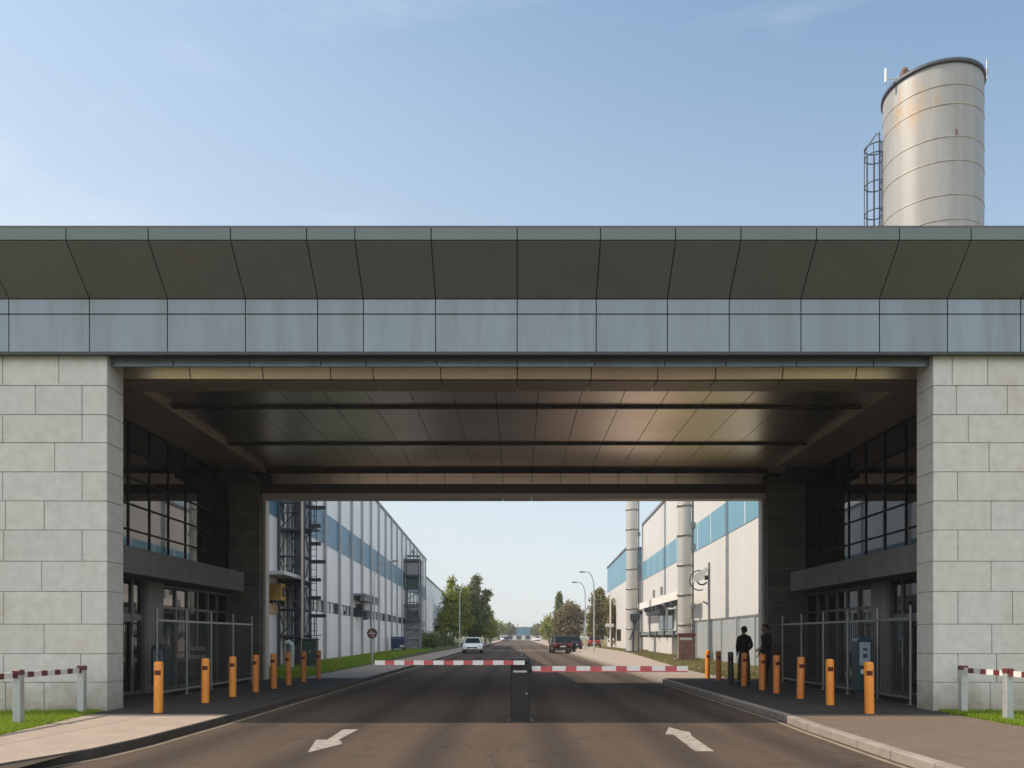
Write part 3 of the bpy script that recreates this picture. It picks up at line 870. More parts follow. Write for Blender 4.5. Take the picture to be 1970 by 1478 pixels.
for i, y in enumerate(right_y):
    lab = ("nearest orange bollard on the people's side, in front of the ticket machine" if i == 0 else
           "black-painted bollard just beside the person with feet apart" if i == 6 else
           "farthest orange bollard on the people's side of the road" if i == 8 else
           f"{ordn[i]} bollard from the near end, in the row where the people stand")
    place(b_blk if i == 6 else (b0 if i in (0, 1, 8) else b_old), (6.28, y, PV), lab)

# ------------------------------------------------------------------ barrier
bar = thing("boom_barrier", (0.05, 13.85, 0), "dark boom barrier post with two red and white arms across the road", "barrier")
mb = MB(); mb.cbox(-.115, .225, 13.68, 14.02, .02, 1.05, .02); mb.build("housing", M['housing'], bar)
mb = MB(); mb.cbox(-.125, .235, 13.67, 14.03, 1.052, 1.125, .03); mb.build("cap", M['black_paint'], bar)
mb = MB(); mb.box(-.085, .195, 13.6735, 13.6785, .10, .84); dd = mb.build("door", M['housing'], bar)
mb = MB(); mb.tube([(.165, 13.665, .5), (.165, 13.674, .5)], .014, 10); mb.build("lock", M['post_grey'], dd)
mb = MB(); mb.box(-.07, .17, 13.672, 13.679, .872, .905); mb.build("label_strip", M['label_pale'], bar)
mb = MB(); mb.box(-.17, .28, 13.62, 14.08, .004, .02); mb.build("base_plate", M['plastic'], bar)
def arm(name, x0, x1, y, z, h, segs, first_red, under):
    mb = MB()
    n = len(segs)
    tot = sum(segs); x = x0
    sg = 1 if x1 > x0 else -1
    for i, w in enumerate(segs):
        xb = x + sg * abs(x1 - x0) * w / tot
        red = (i % 2 == 0) == first_red
        a, b = sorted((x, xb))
        if under:
            mb.box(a, b, y - .02, y + .02, z - h / 2 + .022, z + h / 2, 1 if red else 0)
        else:
            mb.box(a, b, y - .02, y + .02, z - h / 2, z + h / 2, 1 if red else 0)
        x = xb
    if under:
        a, b = sorted((x0, x1)); mb.box(a, b, y - .022, y + .022, z - h / 2, z - h / 2 + .022, 1)
    return mb.build(name, [M['white_paint'], M['red_paint']], bar)
arm("boom_arm", .13, -2.48, 13.60, 1.045, .076, [1.3, 1.2, 1.25, 1.15, 1.25, 1.1, 1.2, 1.15, 1.2, 1.15, 1.2, 1.1, 1.2, 1.1, 1.2], False, False)
arm("boom_arm", .235, 3.02, 13.82, .925, .105, [1.3, 1.5, 1.7, 1.4, 1.75, 1.5, 1.8, 1.4, 1.7, 1.5, 1.7, 1.5, 1.4], False, True)
mb = MB(); mb.tube([(.06, 13.585, 1.045), (.06, 13.69, 1.045)], .05, 12); mb.build("pivot", M['plastic'], bar); mb = MB(); mb.tube([(.2, 13.82, .925), (.26, 13.82, .925)], .075, 12); mb.build("pivot", M['plastic'], bar)

# ------------------------------------------------------------------ guard rails on the lawns
def guard(X, ya, yb, label, ext):
    t = thing("guard_rail", (X, ya, PV), label, "guard rail", "red and white guard rails on the lawns")
    for y in (ya, yb):
        mb = MB(); mb.cbox(X - .06, X + .06, y - .06, y + .06, PV - .03, .90, .008); p = mb.build("post", M['post_grey'], t)
        mb = MB(); mb.cbox(X - .066, X + .066, y - .066, y + .066, .90, .975, .012); mb.build("cap", M['dkred_paint'], p)
    mb = MB()
    y = ya - ext; red = True; x0 = X + .02
    while y < yb - .07:
        w = .17 if red else .20
        mb.box(X - .025, X + .025, y, min(y + w, yb - .062), .845, .935, 1 if red else 0); y += w; red = not red
    mb.build("rail", [M['white_paint'], M['dkred_paint']], t)
    return t
guard(-7.9, 12.35, 14.15, "red and white guard rail on the bright green lawn by the pale pavement", 2.4)
guard(8.12, 12.9, 14.2, "red and white guard rail on the dark lawn by the brown pavement", 2.4)

# ------------------------------------------------------------------ machines
def ticket(x, y, label, h=1.5, panel=True):
    t = thing("ticket_machine", (x, y, PV), label, "ticket machine")
    mb = MB()
    w = .165; n = 8
    prof = [(-w, .35), (w, .35), (w, h - .12)] + [(w - .12 + .12 * math.cos(R(90 * k / n)), h - .24 + .12 + .12 * math.sin(R(90 * k / n))) for k in range(1, n + 1)] + [(-w + .12 - .12 * math.sin(R(90 * k / n)), h - .12 + .12 * math.cos(R(90 * k / n))) for k in range(n + 1)]
    v = [(x + a, y - .14, z) for a, z in prof] + [(x + a, y + .14, z) for a, z in prof]
    m = len(prof); f = [tuple(range(m)), tuple(range(2 * m - 1, m - 1, -1))] + [(i, i + m, (i + 1) % m + m, (i + 1) % m) for i in range(m)]
    mb.add(v, f); mb.build("shell", M['teal'], t)
    mb = MB(); mb.box(x - .115, x + .115, y - .152, y - .141, h - .62, h - .12); s = mb.build("panel", M['screen'], t)
    for i, (dx, dz, ww, hh) in enumerate([(.0, .25, .10, .05), (.0, .37, .09, .08)]): mb = MB(); mb.box(x + dx - ww / 2, x + dx + ww / 2, y - .157, y - .153, h - dz - hh, h - dz); mb.build("printed_mark", M['blue_dk'], s)
    mb = MB(); mb.box(x - .09, x + .09, y - .15, y - .141, h - .80, h - .70); mb.build("slot_plate", M['label_pale'], t)
    mb = MB(); mb.cbox(x - .12, x + .12, y - .11, y + .11, PV, .352, .01); mb.build("pedestal", M['plastic'], t)
    return t
ticket(7.45, 16.85, "teal ticket machine with rounded top and pale panel before the fence")
ticket(-8.5, 18.6, "dim teal machine standing behind the steel fence opposite the people", 1.32)
t = thing("notice_stand", (-8.35, 20.4, PV), "small notice stand with pale boards behind the steel fence", "notice stand")
mb = MB(); mb.tube([(-8.35, 20.4, PV), (-8.35, 20.4, 1.25)], .03); mb.build("post", M['plastic'], t)
mb = MB(); mb.box(-8.55, -8.15, 20.37, 20.395, 1.13, 1.24); mb.box(-8.55, -8.15, 20.37, 20.395, .92, 1.02); mb.build("board", M['label_pale'], t)
mb = MB(); mb.box(-8.55, -8.15, 20.372, 20.393, 1.021, 1.129); mb.build("stripe", M['dkred_paint'], t)
mb = MB(); mb.box(-8.55, -8.15, 20.25, 20.55, PV, PV + .03); mb.build("foot", M['plastic'], t)
for (x, y, lab) in ((-9.7, 18.3, "round leafy pot plant inside the glass doors, one farther from the pier"), (-9.75, 17.0, "round leafy pot plant inside the glass doors, close behind the stone pier")):
    t = thing("pot_plant", (x, y, PV), lab, "plant", "pot plants inside the glass doors")
    mb = MB(); mb.lathe([(.12, PV), (.17, .42), (.14, .41)], x, y, 14); mb.build("pot", M['plastic'], t)
    mb = MB(); rng = random.Random(int(y * 10))
    for i in range(260):
        a, b_, r = rng.uniform(0, 6.28), rng.uniform(-.6, 1.5), rng.uniform(.12, .32)
        c = Vector((x + r * math.cos(a) * math.cos(b_), y + r * math.sin(a) * math.cos(b_), .66 + r * math.sin(b_)))
        u = Vector((rng.gauss(0, 1), rng.gauss(0, 1), rng.gauss(0, 1))).normalized() * .05; w = u.orthogonal().normalized() * .03
        mb.quad(c - u, c + w, c + u, c - w)
    mb.build("leaves", M['blade'], t)

# ------------------------------------------------------------------ silo
SX, SY, SR = 15.06, 28.3, 1.63
silo = thing("silo", (SX, SY, 0), "tall rust-stained pale metal silo with ladder cage behind the gatehouse roof", "silo")
m = pm("silo sheet", (.275, .275, .268), .5, .1, var=.12, scale=2.2, stretch=(1.5, 1.5, .10), stain=(.22, .205, .18), stain_scale=.8, stain_lo=.5, stain_hi=.85)
n_, l_ = m.node_tree.nodes, m.node_tree.links
b_ = n_["Principled BSDF"]; src = b_.inputs['Base Color'].links[0].from_socket
t_ = n_.new("ShaderNodeTexCoord"); mp_ = n_.new("ShaderNodeMapping"); mp_.inputs['Scale'].default_value = (2.6, 2.6, .55)
nz_ = n_.new("ShaderNodeTexNoise"); nz_.inputs['Scale'].default_value = 1.6; nz_.inputs['Detail'].default_value = 8; nz_.inputs['Roughness'].default_value = .7
l_.new(t_.outputs['Object'], mp_.inputs[0]); l_.new(mp_.outputs[0], nz_.inputs['Vector'])
# rust concentrated on the shell quarter facing the ladder, below the top seams
vm = n_.new("ShaderNodeVectorMath"); vm.operation = 'DISTANCE'; vm.inputs[1].default_value = (-1.5, -1.0, 20.0)
l_.new(t_.outputs['Object'], vm.inputs[0])
mr = n_.new("ShaderNodeMapRange"); mr.inputs['From Min'].default_value = .3; mr.inputs['From Max'].default_value = 1.5; mr.inputs['To Min'].default_value = .16; mr.inputs['To Max'].default_value = -.12
l_.new(vm.outputs['Value'], mr.inputs['Value'])
ad = n_.new("ShaderNodeMath"); ad.operation = 'ADD'; l_.new(nz_.outputs['Fac'], ad.inputs[0]); l_.new(mr.outputs[0], ad.inputs[1])
cr_ = n_.new("ShaderNodeValToRGB"); cr_.color_ramp.elements[0].position = .54; cr_.color_ramp.elements[1].position = .74; cr_.color_ramp.elements[1].color = (.8, .8, .8, 1)
l_.new(ad.outputs[0], cr_.inputs[0])
mm_ = n_.new("ShaderNodeMixRGB"); mm_.inputs[2].default_value = (.34, .20, .07, 1)
l_.new(cr_.outputs[0], mm_.inputs[0]); l_.new(src, mm_.inputs[1]); l_.new(mm_.outputs[0], b_.inputs['Base Color'])
M['silo'] = m
seams = [20.42, 19.76, 18.64, 17.82, 16.65, 15.80, 14.5, 13.2, 11.9, 10.6]
mb = MB(); mb.lathe([(SR, 0), (SR, 21.25)], SX, SY, 72); mb.build("shell", M['silo'], silo)
mb = MB()
for z in seams: mb.lathe([(SR + .001, z - .03), (SR + .012, z - .022), (SR + .012, z + .01), (SR + .001, z + .016)], SX, SY, 72, cap=False)
mb.build("seam_band", pm("silo seam", (.30, .26, .20), .5, .3, var=.3, scale=3), silo)
mb = MB(); mb.lathe([(SR + .002, 21.15), (SR + .06, 21.16), (SR + .06, 21.29), (SR - .2, 21.30)], SX, SY, 72); mb.build("rim", M['tower'], silo)
mb = MB(); mb.lathe([(SR - .05, 21.28), (.4, 21.6), (.0, 21.62)], SX, SY, 40, cap=False); mb.build("roof", M['duct'], silo)
# top handrail on the far right, vent and antenna on the left
mb = MB()
for k in range(7):
    a = R(-40 + 18 * k); mb.tube([(SX + 1.72 * math.cos(a), SY + 1.72 * math.sin(a), 21.28), (SX + 1.72 * math.cos(a), SY + 1.72 * math.sin(a), 21.62)], .018, 5)
for z in (21.45, 21.62): mb.torus((SX, SY, z), 1.72, .018, n=20, m=5, a0=R(-40), a1=R(68))
mb.build("handrail", M['post_grey'], silo)
va = R(205)
vx, vy = SX + 1.45 * math.cos(va), SY + 1.45 * math.sin(va)
mb = MB(); mb.cbox(vx - .12, vx + .12, vy - .12, vy + .12, 21.28, 21.56, .02); mb.lathe([(.12, 21.56), (.10, 21.66), (.0, 21.70)], vx, vy, 12, cap=False); mb.build("vent", M['brick'], silo)
ax = SX - 1.92
mb = MB(); mb.tube([(ax, SY - .5, 21.25), (ax, SY - .5, 21.75)], .045, 8); mb.tube([(ax, SY - .5, 21.38), (SX - 1.35, SY - .55, 21.38)], .02, 6); mb.tube([(ax + .03, SY - .5, 21.2), (SX - 1.5, SY - .5, 21.34)], .015, 6); mb.build("antenna", M['white_paint'], silo)
# bird-sized opening
mb = MB(); mb.box(SX - .06, SX + .0, SY - SR - .02, SY - SR + .03, 18.68, 18.86); mb.build("hatch", M['brick'], silo)
# caged ladder standing off the left side of the shell
ux, uy = -.89, .456                       # outward direction
tx, ty = -uy, ux
lx, ly = SX + ux * (SR + .10), SY + uy * (SR + .10)
mb = MB()
for d in (-.22, .22): mb.tube([(lx + tx * d, ly + ty * d, .2), (lx + tx * d, ly + ty * d, 20.2)], .028, 6)
z = .4
while z < 20.1: mb.tube([(lx - tx * .22, ly - ty * .22, z), (lx + tx * .22, ly + ty * .22, z)], .014, 5); z += .3
for z in (4, 8, 11, 13.6, 15.2, 16.2, 17.3, 18.3, 19.3):
    for d in (-.22, .22): mb.tube([(lx + tx * d, ly + ty * d, z), (SX + ux * (SR - .03) + tx * d, SY + uy * (SR - .03) + ty * d, z)], .02, 5)
lad = mb.build("ladder", M['tower'], silo)
mb = MB()
base_a = math.atan2(uy, ux)
ccx, ccy, cr0 = lx + ux * .12, ly + uy * .12, .40
for z in [2.6 + 1.05 * i for i in range(16)] + [19.4, 19.75]:
    mb.torus((ccx, ccy, z), cr0, .022, n=18, m=5, a0=base_a - R(125), a1=base_a + R(125))
for da in (-120, -80, -40, 0, 40, 80, 120):
    a_ = base_a + R(da); mb.tube([(ccx + cr0 * math.cos(a_), ccy + cr0 * math.sin(a_), 2.6), (ccx + cr0 * math.cos(a_), ccy + cr0 * math.sin(a_), 19.75)], .016, 5)
mb.tube([(lx, ly, 20.2), (lx + ux * .1, ly + uy * .1, 20.3), (ccx + ux * cr0, ccy + uy * cr0, 19.75)], .02, 6)
mb.build("cage", M['tower'], lad)

# ------------------------------------------------------------------ halls beyond
def hall_windows(t, xf, o, y0, y1, z0, z1, n, frame, seed, sgn):
    rng = random.Random(seed)
    mb = MB()
    for z in (z0, z1): mb.sbox(xf, o, o + sgn * .05, y0, y1, z - .04, z + .04)
    for i in range(n + 1):
        y = y0 + (y1 - y0) * i / n
        mb.sbox(xf, o, o + sgn * .05, max(y0, y - .05), min(y1, y + .05), z0 + .04, z1 - .04)
    w = mb.build("window", frame, t)
    mb = MB()
    for i in range(n):
        ya, yb = y0 + (y1 - y0) * i / n + .05, y0 + (y1 - y0) * (i + 1) / n - .05
        mb.sbox(xf, o, o + sgn * .02, ya, yb, z0 + .04, z1 - .04, 1 if rng.random() < .38 else 0)
    mb.build("pane", [M['win_dark'], M['win_pale']], w)

LX = lambda y: -10 - .0333 * y
hl = thing("factory_hall", (LX(25.6), 25.6, 0), "long shaded hall of white ribbed siding with a blue band and window strip", "building")
mb = MB()
mb.sbox(LX, -22, 0, 25.6, 120, 0, 3.0 - .06); mb.sbox(LX, -22, 0, 25.6, 120, 3.64, 13.2)
mb.sbox(LX, -22, -.12, 25.6, 120, 2.95, 3.65)
mb.build("wall", M['hall_l'], hl)
mb = MB(); mb.sbox(LX, .0, .03, 25.6, 120, 7.05, 8.95); mb.build("blue_band", M['blue_l'], hl)
mb = MB(); mb.sbox(LX, -22.1, .10, 25.5, 120.1, 13.21, 13.42); mb.build("roof_edge", M['roof_edge'], hl)
bays = [33.2 + 4.45 * i for i in range(20)]
for y in bays:
    mb = MB(); mb.sbox(LX, .005, .17, y - .13, y + .13, .1, 13.2); mb.build("pilaster", M['pilaster'], hl)
for i, (a, b) in enumerate(zip(bays, bays[1:])):
    hall_windows(hl, LX, -.11, a + .14, b - .14, 2.95, 3.65, 4, M['roof_edge'], i, 1)
mb = MB(); mb.sbox(LX, .01, .9, 56.3, 63.6, 4.45, 4.62); mb.sbox(LX, .5, .85, 56.4, 63.5, 4.1, 4.45); mb.build("awning", M['roof_edge'], hl)
mb = MB(); mb.sbox(LX, .0, .5, 57.6, 58.6, 3.0, 3.9); mb.sbox(LX, .5, .8, 57.8, 58.3, 2.75, 3.4); mb.build("wall_unit", M['tower'], hl)
mb = MB(); mb.sbox(LX, .0, 1.1, 33.5, 38.6, 4.18, 4.34, 0); mb.build("lean_to_canopy", M['post_grey'], hl)
for y in (35.4, 37.5):
    mb = MB(); mb.sbox(LX, .02, .55, y - .35, y + .35, 3.15, 3.9); e = mb.build("meter_box", M['yellow_eq'], hl)
    mb = MB(); mb.sbox(LX, .55, .57, y - .2, y + .2, 3.3, 3.75); mb.build("door", M['plastic'], e)
mb = MB(); mb.sbox(LX, .02, .07, 34.8, 36.3, 2.55, 3.0); mb.build("lit_window", pm("warm lit window", (.50, .36, .22), .6), hl)  # a lit window; its warm glow is painted as plain colour
mb = MB(); mb.sbox(LX, .02, .10, 39.5, 41.2, .1, 2.35); dd = mb.build("door", M['green_dk'], hl)
mb = MB(); mb.sbox(LX, .11, .15, 39.7, 39.78, 1.0, 1.25); mb.build("handle", M['post_grey'], dd)

an = thing("annex_building", (LX(122), 122, 0), "lower grey and white annex with a blue band, past the tall shaded hall", "building")
mb = MB(); mb.sbox(LX, -20, -.1, 121, 185, 0, 10.6); mb.sbox(LX, -.1, .9, 121, 124.5, 0, 7.6); mb.build("wall", M['hall_l'], an)
mb = MB(); mb.sbox(LX, -.1, -.06, 124.5, 185, 4.3, 7.3); mb.build("blue_band", M['blue_l'], an)
mb = MB(); mb.sbox(LX, -20, .02, 120.9, 185.1, 10.61, 10.85); mb.build("roof_edge", M['roof_edge'], an)
for i, y in enumerate((126, 134, 142, 150, 158, 166, 174)):
    mb = MB(); mb.sbox(LX, -.1, -.04, y, y + 5, 2.0, 3.4); mb.build("window", M['win_dark'], an)
mb = MB(); mb.sbox(LX, .9, 1.7, 121.2, 126, 3.4, 3.7); mb.build("awning", M['roof_edge'], an)

RX = lambda y: 11 + .03 * y
hr = thing("factory_hall", (RX(33), 33, 0), "tall sunlit hall of cream siding with a light blue band", "building")
mb = MB(); mb.sbox(RX, 0, 24, 33, 84, 0, 13.45); mb.build("wall", M['hall_r'], hr)
mb = MB(); mb.sbox(RX, -.03, 0, 33, 84, 7.55, 9.45); mb.build("blue_band", M['blue_r'], hr)
mb = MB(); mb.sbox(RX, -.1, 24.1, 32.9, 84.1, 13.46, 13.7); mb.build("roof_edge", M['roof_edge'], hr)
for i in range(13):
    y = 33.4 + 4.2 * i
    mb = MB(); mb.sbox(RX, -.05, -.03, y - .05, y + .05, 7.55, 9.45); mb.build("joint_cover", M['joint_lt'], hr)
mb = MB(); mb.sbox(RX, -.12, 0, 83.6, 83.98, .1, 13.45); mb.build("corner_trim", M['pilaster'], hr)
for y in (70.2, 75.0):
    mb = MB(); mb.sbox(RX, -.08, 0, y, y + 1.0, 5.35, 6.0); mb.build("vent", M['roof_edge'], hr)
mb = MB(); mb.sbox(RX, -1.3, -.9, 53, 80, 4.15, 4.75); mb.build("pipe_bridge", M['white_paint'], hr)
mb = MB()
for y in (53.5, 57, 60, 64.5, 67, 69, 71.5, 79): mb = MB(); mb.sbox(RX, -1.45, -.7, y, y + .55, 3.75, 4.13); mb.build("pipe_bracket", M['tower'], hr)
mb = MB(); mb.sbox(RX, -1.2, -.02, 64, 72.5, 3.45, 3.74); mb.build("awning", M['tower'], hr)
mb = MB(); mb.sbox(RX, -.06, 0, 64.5, 72, 2.1, 3.44); w = mb.build("window", M['roof_edge'], hr)
mb = MB(); [mb.sbox(RX, -.075, -.06, 64.7 + 2.4 * i, 66.9 + 2.4 * i, 2.15, 3.4) for i in range(3)]; mb.build("pane", pm("teal window glass", (.06, .19, .25), .1, spec=.9), w)
mb = MB(); mb.sbox(RX, -1.1, -.4, 53, 79, 1.62, 1.9); mb.build("lower_pipe", M['tower_lt'], hr)
mb = MB()
for y in (54, 57.5, 62, 66, 70, 77): mb = MB(); mb.sbox(RX, -1.2, -.35, y, y + .45, 1.45, 1.95); mb.build("pipe_clamp", M['tower'], hr)
mb = MB()
for y in (53.4, 58.4, 63, 73, 79): mb = MB(); mb.sbox(RX, -.85, -.7, y, y + .16, .1, 4.14); mb.build("pipe_support", M['pilaster'], hr)
mb = MB(); mb.sbox(RX, -.9, -.02, 60, 73, .1, 1.5); mb.build("low_plinth", M['hall_r'], hr)

FXr = lambda y: 9.5 + .03 * y
fs = thing("factory_hall", (FXr(86), 86, 0), "farther white hall with a blue parapet stepping out beyond the cream hall", "building")
mb = MB(); mb.sbox(FXr, 0, 24, 86, 111, 0, 7.69); mb.build("wall", M['hall_r'], fs)
mb = MB(); mb.sbox(FXr, .0, 24, 86.0, 111.0, 7.70, 11.2); mb.build("blue_parapet", M['blue_r'], fs)
mb = MB(); mb.sbox(FXr, -.1, 24.1, 85.9, 111.1, 11.21, 11.4); mb.build("roof_edge", M['roof_edge'], fs)
mb = MB(); mb.sbox(FXr, -.04, 0, 92, 97, 1.0, 2.4); mb.build("window", M['win_dark'], fs)

# stacks in front of the cream hall
def stack(x, y, r, h, label, plinth):
    t = thing("exhaust_stack", (x, y, PV), label, "stack", "pale steel stacks before the cream hall")
    mb = MB(); mb.lathe([(r, PV), (r, h)], x, y, 28); mb.build("pipe", M['duct'], t)
    mb = MB(); z = 2.2
    while z < h:
        mb.lathe([(r + .002, z - .07), (r + .05, z - .06), (r + .05, z + .06), (r + .002, z + .07)], x, y, 28, cap=False); mb.build("flange", M['duct_band'], t); mb = MB(); z += 1.75
    mb = MB(); mb.tube([(x + r + .12, y + .1, PV), (x + r + .12, y + .1, h)], .06, 8)
    for z in (3.1, 6.6, 7.9, 10.4): mb.box(x + r - .05, x + r + .25, y - .05, y + .2, z, z + .35)
    mb.build("riser_pipe", M['tower_lt'], t)
    if plinth:
        mb = MB(); mb.cbox(x - .48, x + .48, y - .62, y - .02 - r - .01, PV - .03, 1.55, .02); mb.cbox(x - .52, x + .52, y - .66, y - .01 - r, 1.551, 1.70, .02, 1); p = mb.build("plinth", [M['brick'], M['dkred_paint']], t)
        mb = MB(); mb.box(x - .38, x + .3, y - .635, y - .621, 1.3, 1.45); mb.build("pale_plate", M['label_pale'], p)
    else:
        mb = MB(); mb.cbox(x - .25, x + .55, y - r - .35, y - r - .02, 2.9, 3.5, .02); mb.tube([(x, y - r - .1, PV), (x + .1, y - r - .1, 2.9)], .08); mb.tube([(x - .3, y - r - .2, 1.2), (x + .3, y - r - .1, 2.9)], .07); mb.build("valve_box", M['tower'], t)
    mb = MB(); mb.box(x - r - .15, x + r + .2, y - r - .05, y + r + .1, PV - .03, PV + .12); mb.build("foot", M['ledge'], t)
    return t
stack(10.15, 69, .50, 18.5, "farther pale steel stack with valve box, near the white parapet hall", False)
stack(9.87, 46, .40, 17.0, "nearer pale steel stack rising from a brown plinth beside the corrugated fence", True)

# corrugated fence and utility pole
CF = lambda y: 10.05 + .03 * y
cf = thing("corrugated_fence", (CF(36), 36, PV), "grey corrugated metal fence along the cream hall behind the people", "fence")
mb = MB(); mb.sbox(CF, 0, .04, 32, 50.2, PV, 2.45); mb.build("sheet", M['corr'], cf)
mb = MB(); mb.sbox(CF, -.03, .07, 32, 50.2, 2.451, 2.54); mb.build("top_rail", M['roof_edge'], cf)
for y in (33, 36.4, 39.8, 43.2, 46.6, 50.1):
    mb = MB(); mb.sbox(CF, -.09, -.002, y - .06, y + .06, PV, 2.45); mb.build("post", M['post_grey'], cf)
mb = MB(); mb.sbox(CF, -.12, .12, 50.22, 50.5, PV, 2.55); mb.build("end_post", M['tower'], cf)

PX, PYY = 9.72, 39.5
pl = thing("lamp_pole", (PX, PYY, PV), "white pole with a round looped lantern bracket before the cream hall", "lamp pole")
mb = MB(); mb.tube([(PX, PYY, PV), (PX, PYY, 5.25)], .065, 10); mb.build("pole", M['tower_lt'], pl)
cx, cz = PX - .48, 4.35
mb = MB(); mb.torus((cx, PYY, cz), .50, .03, axis='y', n=24, m=8, a0=R(75), a1=R(290)); mb.tube([(cx + .5 * math.cos(R(75)), PYY, cz + .5 * math.sin(R(75))), (PX - .1, PYY, 4.95), (PX, PYY, 5.1)], .03); mb.build("bracket_ring", M['plastic'], pl)
mb = MB(); mb.torus((cx + .12, PYY - .02, cz + .05), .27, .04, axis='y', n=16, m=8, a0=R(160), a1=R(330)); mb.cbox(PX - .22, PX - .06, PYY - .1, PYY + .1, 4.38, 4.60, .02); mb.build("lantern_arm", M['plastic'], pl)
mb = MB()
dprof = [(-.42, 0), (.1, .12), (.42, .75), (.36, .80), (-.3, .42)]
mb.add([(cx + .05 + a, PYY - .06, cz - .1 + b) for a, b in dprof] + [(cx + .05 + a, PYY + .04, cz - .1 + b) for a, b in dprof], [(0, 1, 2, 3, 4), (9, 8, 7, 6, 5)] + [(i, i + 5, (i + 1) % 5 + 5, (i + 1) % 5) for i in range(5)])
mb.build("shade", M['white_paint'], pl)
mb = MB(); mb.tube([(PX - .3, PYY, 3.28), (PX, PYY, 3.12)], .045, 8); mb.build("spur", M['tower_lt'], pl)

# street lamps
def street_lamp(x, y, h, arm_x, label):
    t = thing("street_lamp", (x, y, PV), label, "street lamp", "street lamps along the road")
    sg = 1 if arm_x > 0 else -1
    mb = MB(); mb.tube([(x, y, PV), (x, y, h * .8)], .07, 8, rads=[.075, .055]); mb.build("pole", M['post_grey'], t)
    pts = []
    A = abs(arm_x)
    for k in range(9):
        a = R(90 * k / 8); pts.append((x + sg * (A * .6) * (1 - math.cos(a)), y, h * .8 + (h * .2) * math.sin(a)))
    pts.append((x + sg * A * .8, y, h + .02))
    mb = MB(); mb.tube(pts, .045, 7); mb.build("arm", M['post_grey'], t)
    mb = MB(); ex = x + sg * A * .8
    a, b = sorted((ex, ex + sg * .48)); mb.cbox(a, b, y - .11, y + .11, h - .06, h + .07, .04); mb.build("lamp_head", M['tower_lt'], t)
    return t
street_lamp(-11.0, 60, 7.3, 1.7, "street lamp with curved arm standing against the shaded hall's blue band")
street_lamp(-7.75, 105, 8.3, 1.1, "slender street lamp in front of the big green trees, past the white sedan")
street_lamp(6.9, 70, 7.3, -1.05, "taller-looking nearer street lamp of the two arching over the maroon car's lane")
street_lamp(6.9, 79, 7.0, -1.1, "second street lamp arching over the maroon car's lane, just behind the nearer one")
t = thing("lamp_post", (11.6, 97, PV), "plain white post beside the shrub at the white parapet hall", "post")
mb = MB(); mb.tube([(11.6, 97, PV), (11.6, 97, 7.2)], .09, 8); mb.build("pole", M['white_paint'], t)
mb = MB(); mb.cbox(11.0, 12.0, 96.9, 97.1, 2.7, 3.1, .03); mb.build("crossbox", M['white_paint'], t)

# traffic sign
sx, sy = -7.25, 39.0
t = thing("traffic_sign", (sx, sy, PV), "dark red round traffic sign on a grey post at the verge", "traffic sign")
mb = MB(); mb.tube([(sx, sy, PV), (sx, sy, 1.95)], .035, 8); mb.build("post", M['post_grey'], t)
mb = MB(); v = []
for yy in (sy - .05, sy - .04): v += [(sx + .27 * math.cos(R(45 * k)), yy, 1.66 + .27 * math.sin(R(45 * k))) for k in range(8)]
mb.add(v, [tuple(range(7, -1, -1)), tuple(range(8, 16))] + [(k, (k + 1) % 8, (k + 1) % 8 + 8, k + 8) for k in range(8)])
mb.build("sign_face", pm("faded sign red", (.10, .035, .035), .6), t)
mb = MB(); mb.box(sx - .15, sx + .15, sy - .056, sy - .051, 1.62, 1.70); mb.box(sx - .08, sx - .03, sy - .056, sy - .051, 1.73, 1.82); mb.box(sx + .03, sx + .08, sy - .056, sy - .051, 1.5, 1.59); mb.build("sign_symbol", M['label_pale'], t)

# steel tower near the left hall
def lattice_tower(x, y, w, h, label):
    t = thing("pipe_tower", (x, y, PV), label, "tower")
    a = w / 2
    for dx in (-a, a):
        for dy in (-a, a):
            mb = MB(); mb.bar((x + dx, y + dy, PV), (x + dx, y + dy, h), .10); mb.build("leg", M['tower'], t)
    mb = MB(); z = 1.5; k = 0
    lv = []
    while z < h:
        lv.append(z)
        for (p, q) in (((-a, -a), (a, -a)), ((a, -a), (a, a)), ((a, a), (-a, a)), ((-a, a), (-a, -a))):
            mb.bar((x + p[0], y + p[1], z), (x + q[0], y + q[1], z), .07)
            if z + 1.25 < h:
                if k % 2: p, q = q, p
                mb.bar((x + p[0], y + p[1], z), (x + q[0], y + q[1], z + 1.25), .04)
        z += 1.25; k += 1
    mb.build("bracing", M['tower'], t)
    for i, z in enumerate(lv):
        if i % 2 == 0:
            mb = MB(); mb.box(x - a + .02, x + a + (.55 if i % 4 == 0 else .15), y - a + .02, y + a - .02, z + .04, z + .08)
            if i % 4 == 0: mb.bar((x + a + .5, y - a, z + .06), (x + a + .5, y - a, z + .9), .04)
            mb.build("platform", M['tower'], t)
    for dx, r, m in ((-.22, .16, 'tower_lt'), (.16, .20, 'tower'), (-.42, .07, 'white_paint')):
        mb = MB(); mb.tube([(x + dx, y - .05, PV), (x + dx, y - .05, h)], r, 12)
        for z in lv: mb.lathe([(r, z - .4), (r + .04, z - .39), (r + .04, z - .31), (r, z - .3)], x + dx, y - .05, 12, cap=False)
        mb.build("pipe", M[m], t)
    mb = MB()
    for dx in (.78, 1.08): mb.tube([(x + dx, y - .2, PV), (x + dx, y - .2, h)], .022, 5)
    z = .5
    while z < h: mb.tube([(x + .78, y - .2, z), (x + 1.08, y - .2, z)], .015, 5); z += .32
    mb.build("ladder", M['tower'], t)
    mb = MB()
    z = 2.4; i = 0
    while z < h: mb.cbox(x + .72, x + 1.16 + (.12 if i % 3 else .35), y - .32, y - .1, z, z + .16, .01); mb.build("junction_box", M['plastic'], t); mb = MB(); z += .85; i += 1
    mb = MB(); mb.tube([(x + .55, y - .75, PV), (x + .55, y - .75, h)], .06, 10); mb.build("cream_post", M['post_cream'], t)
    return t
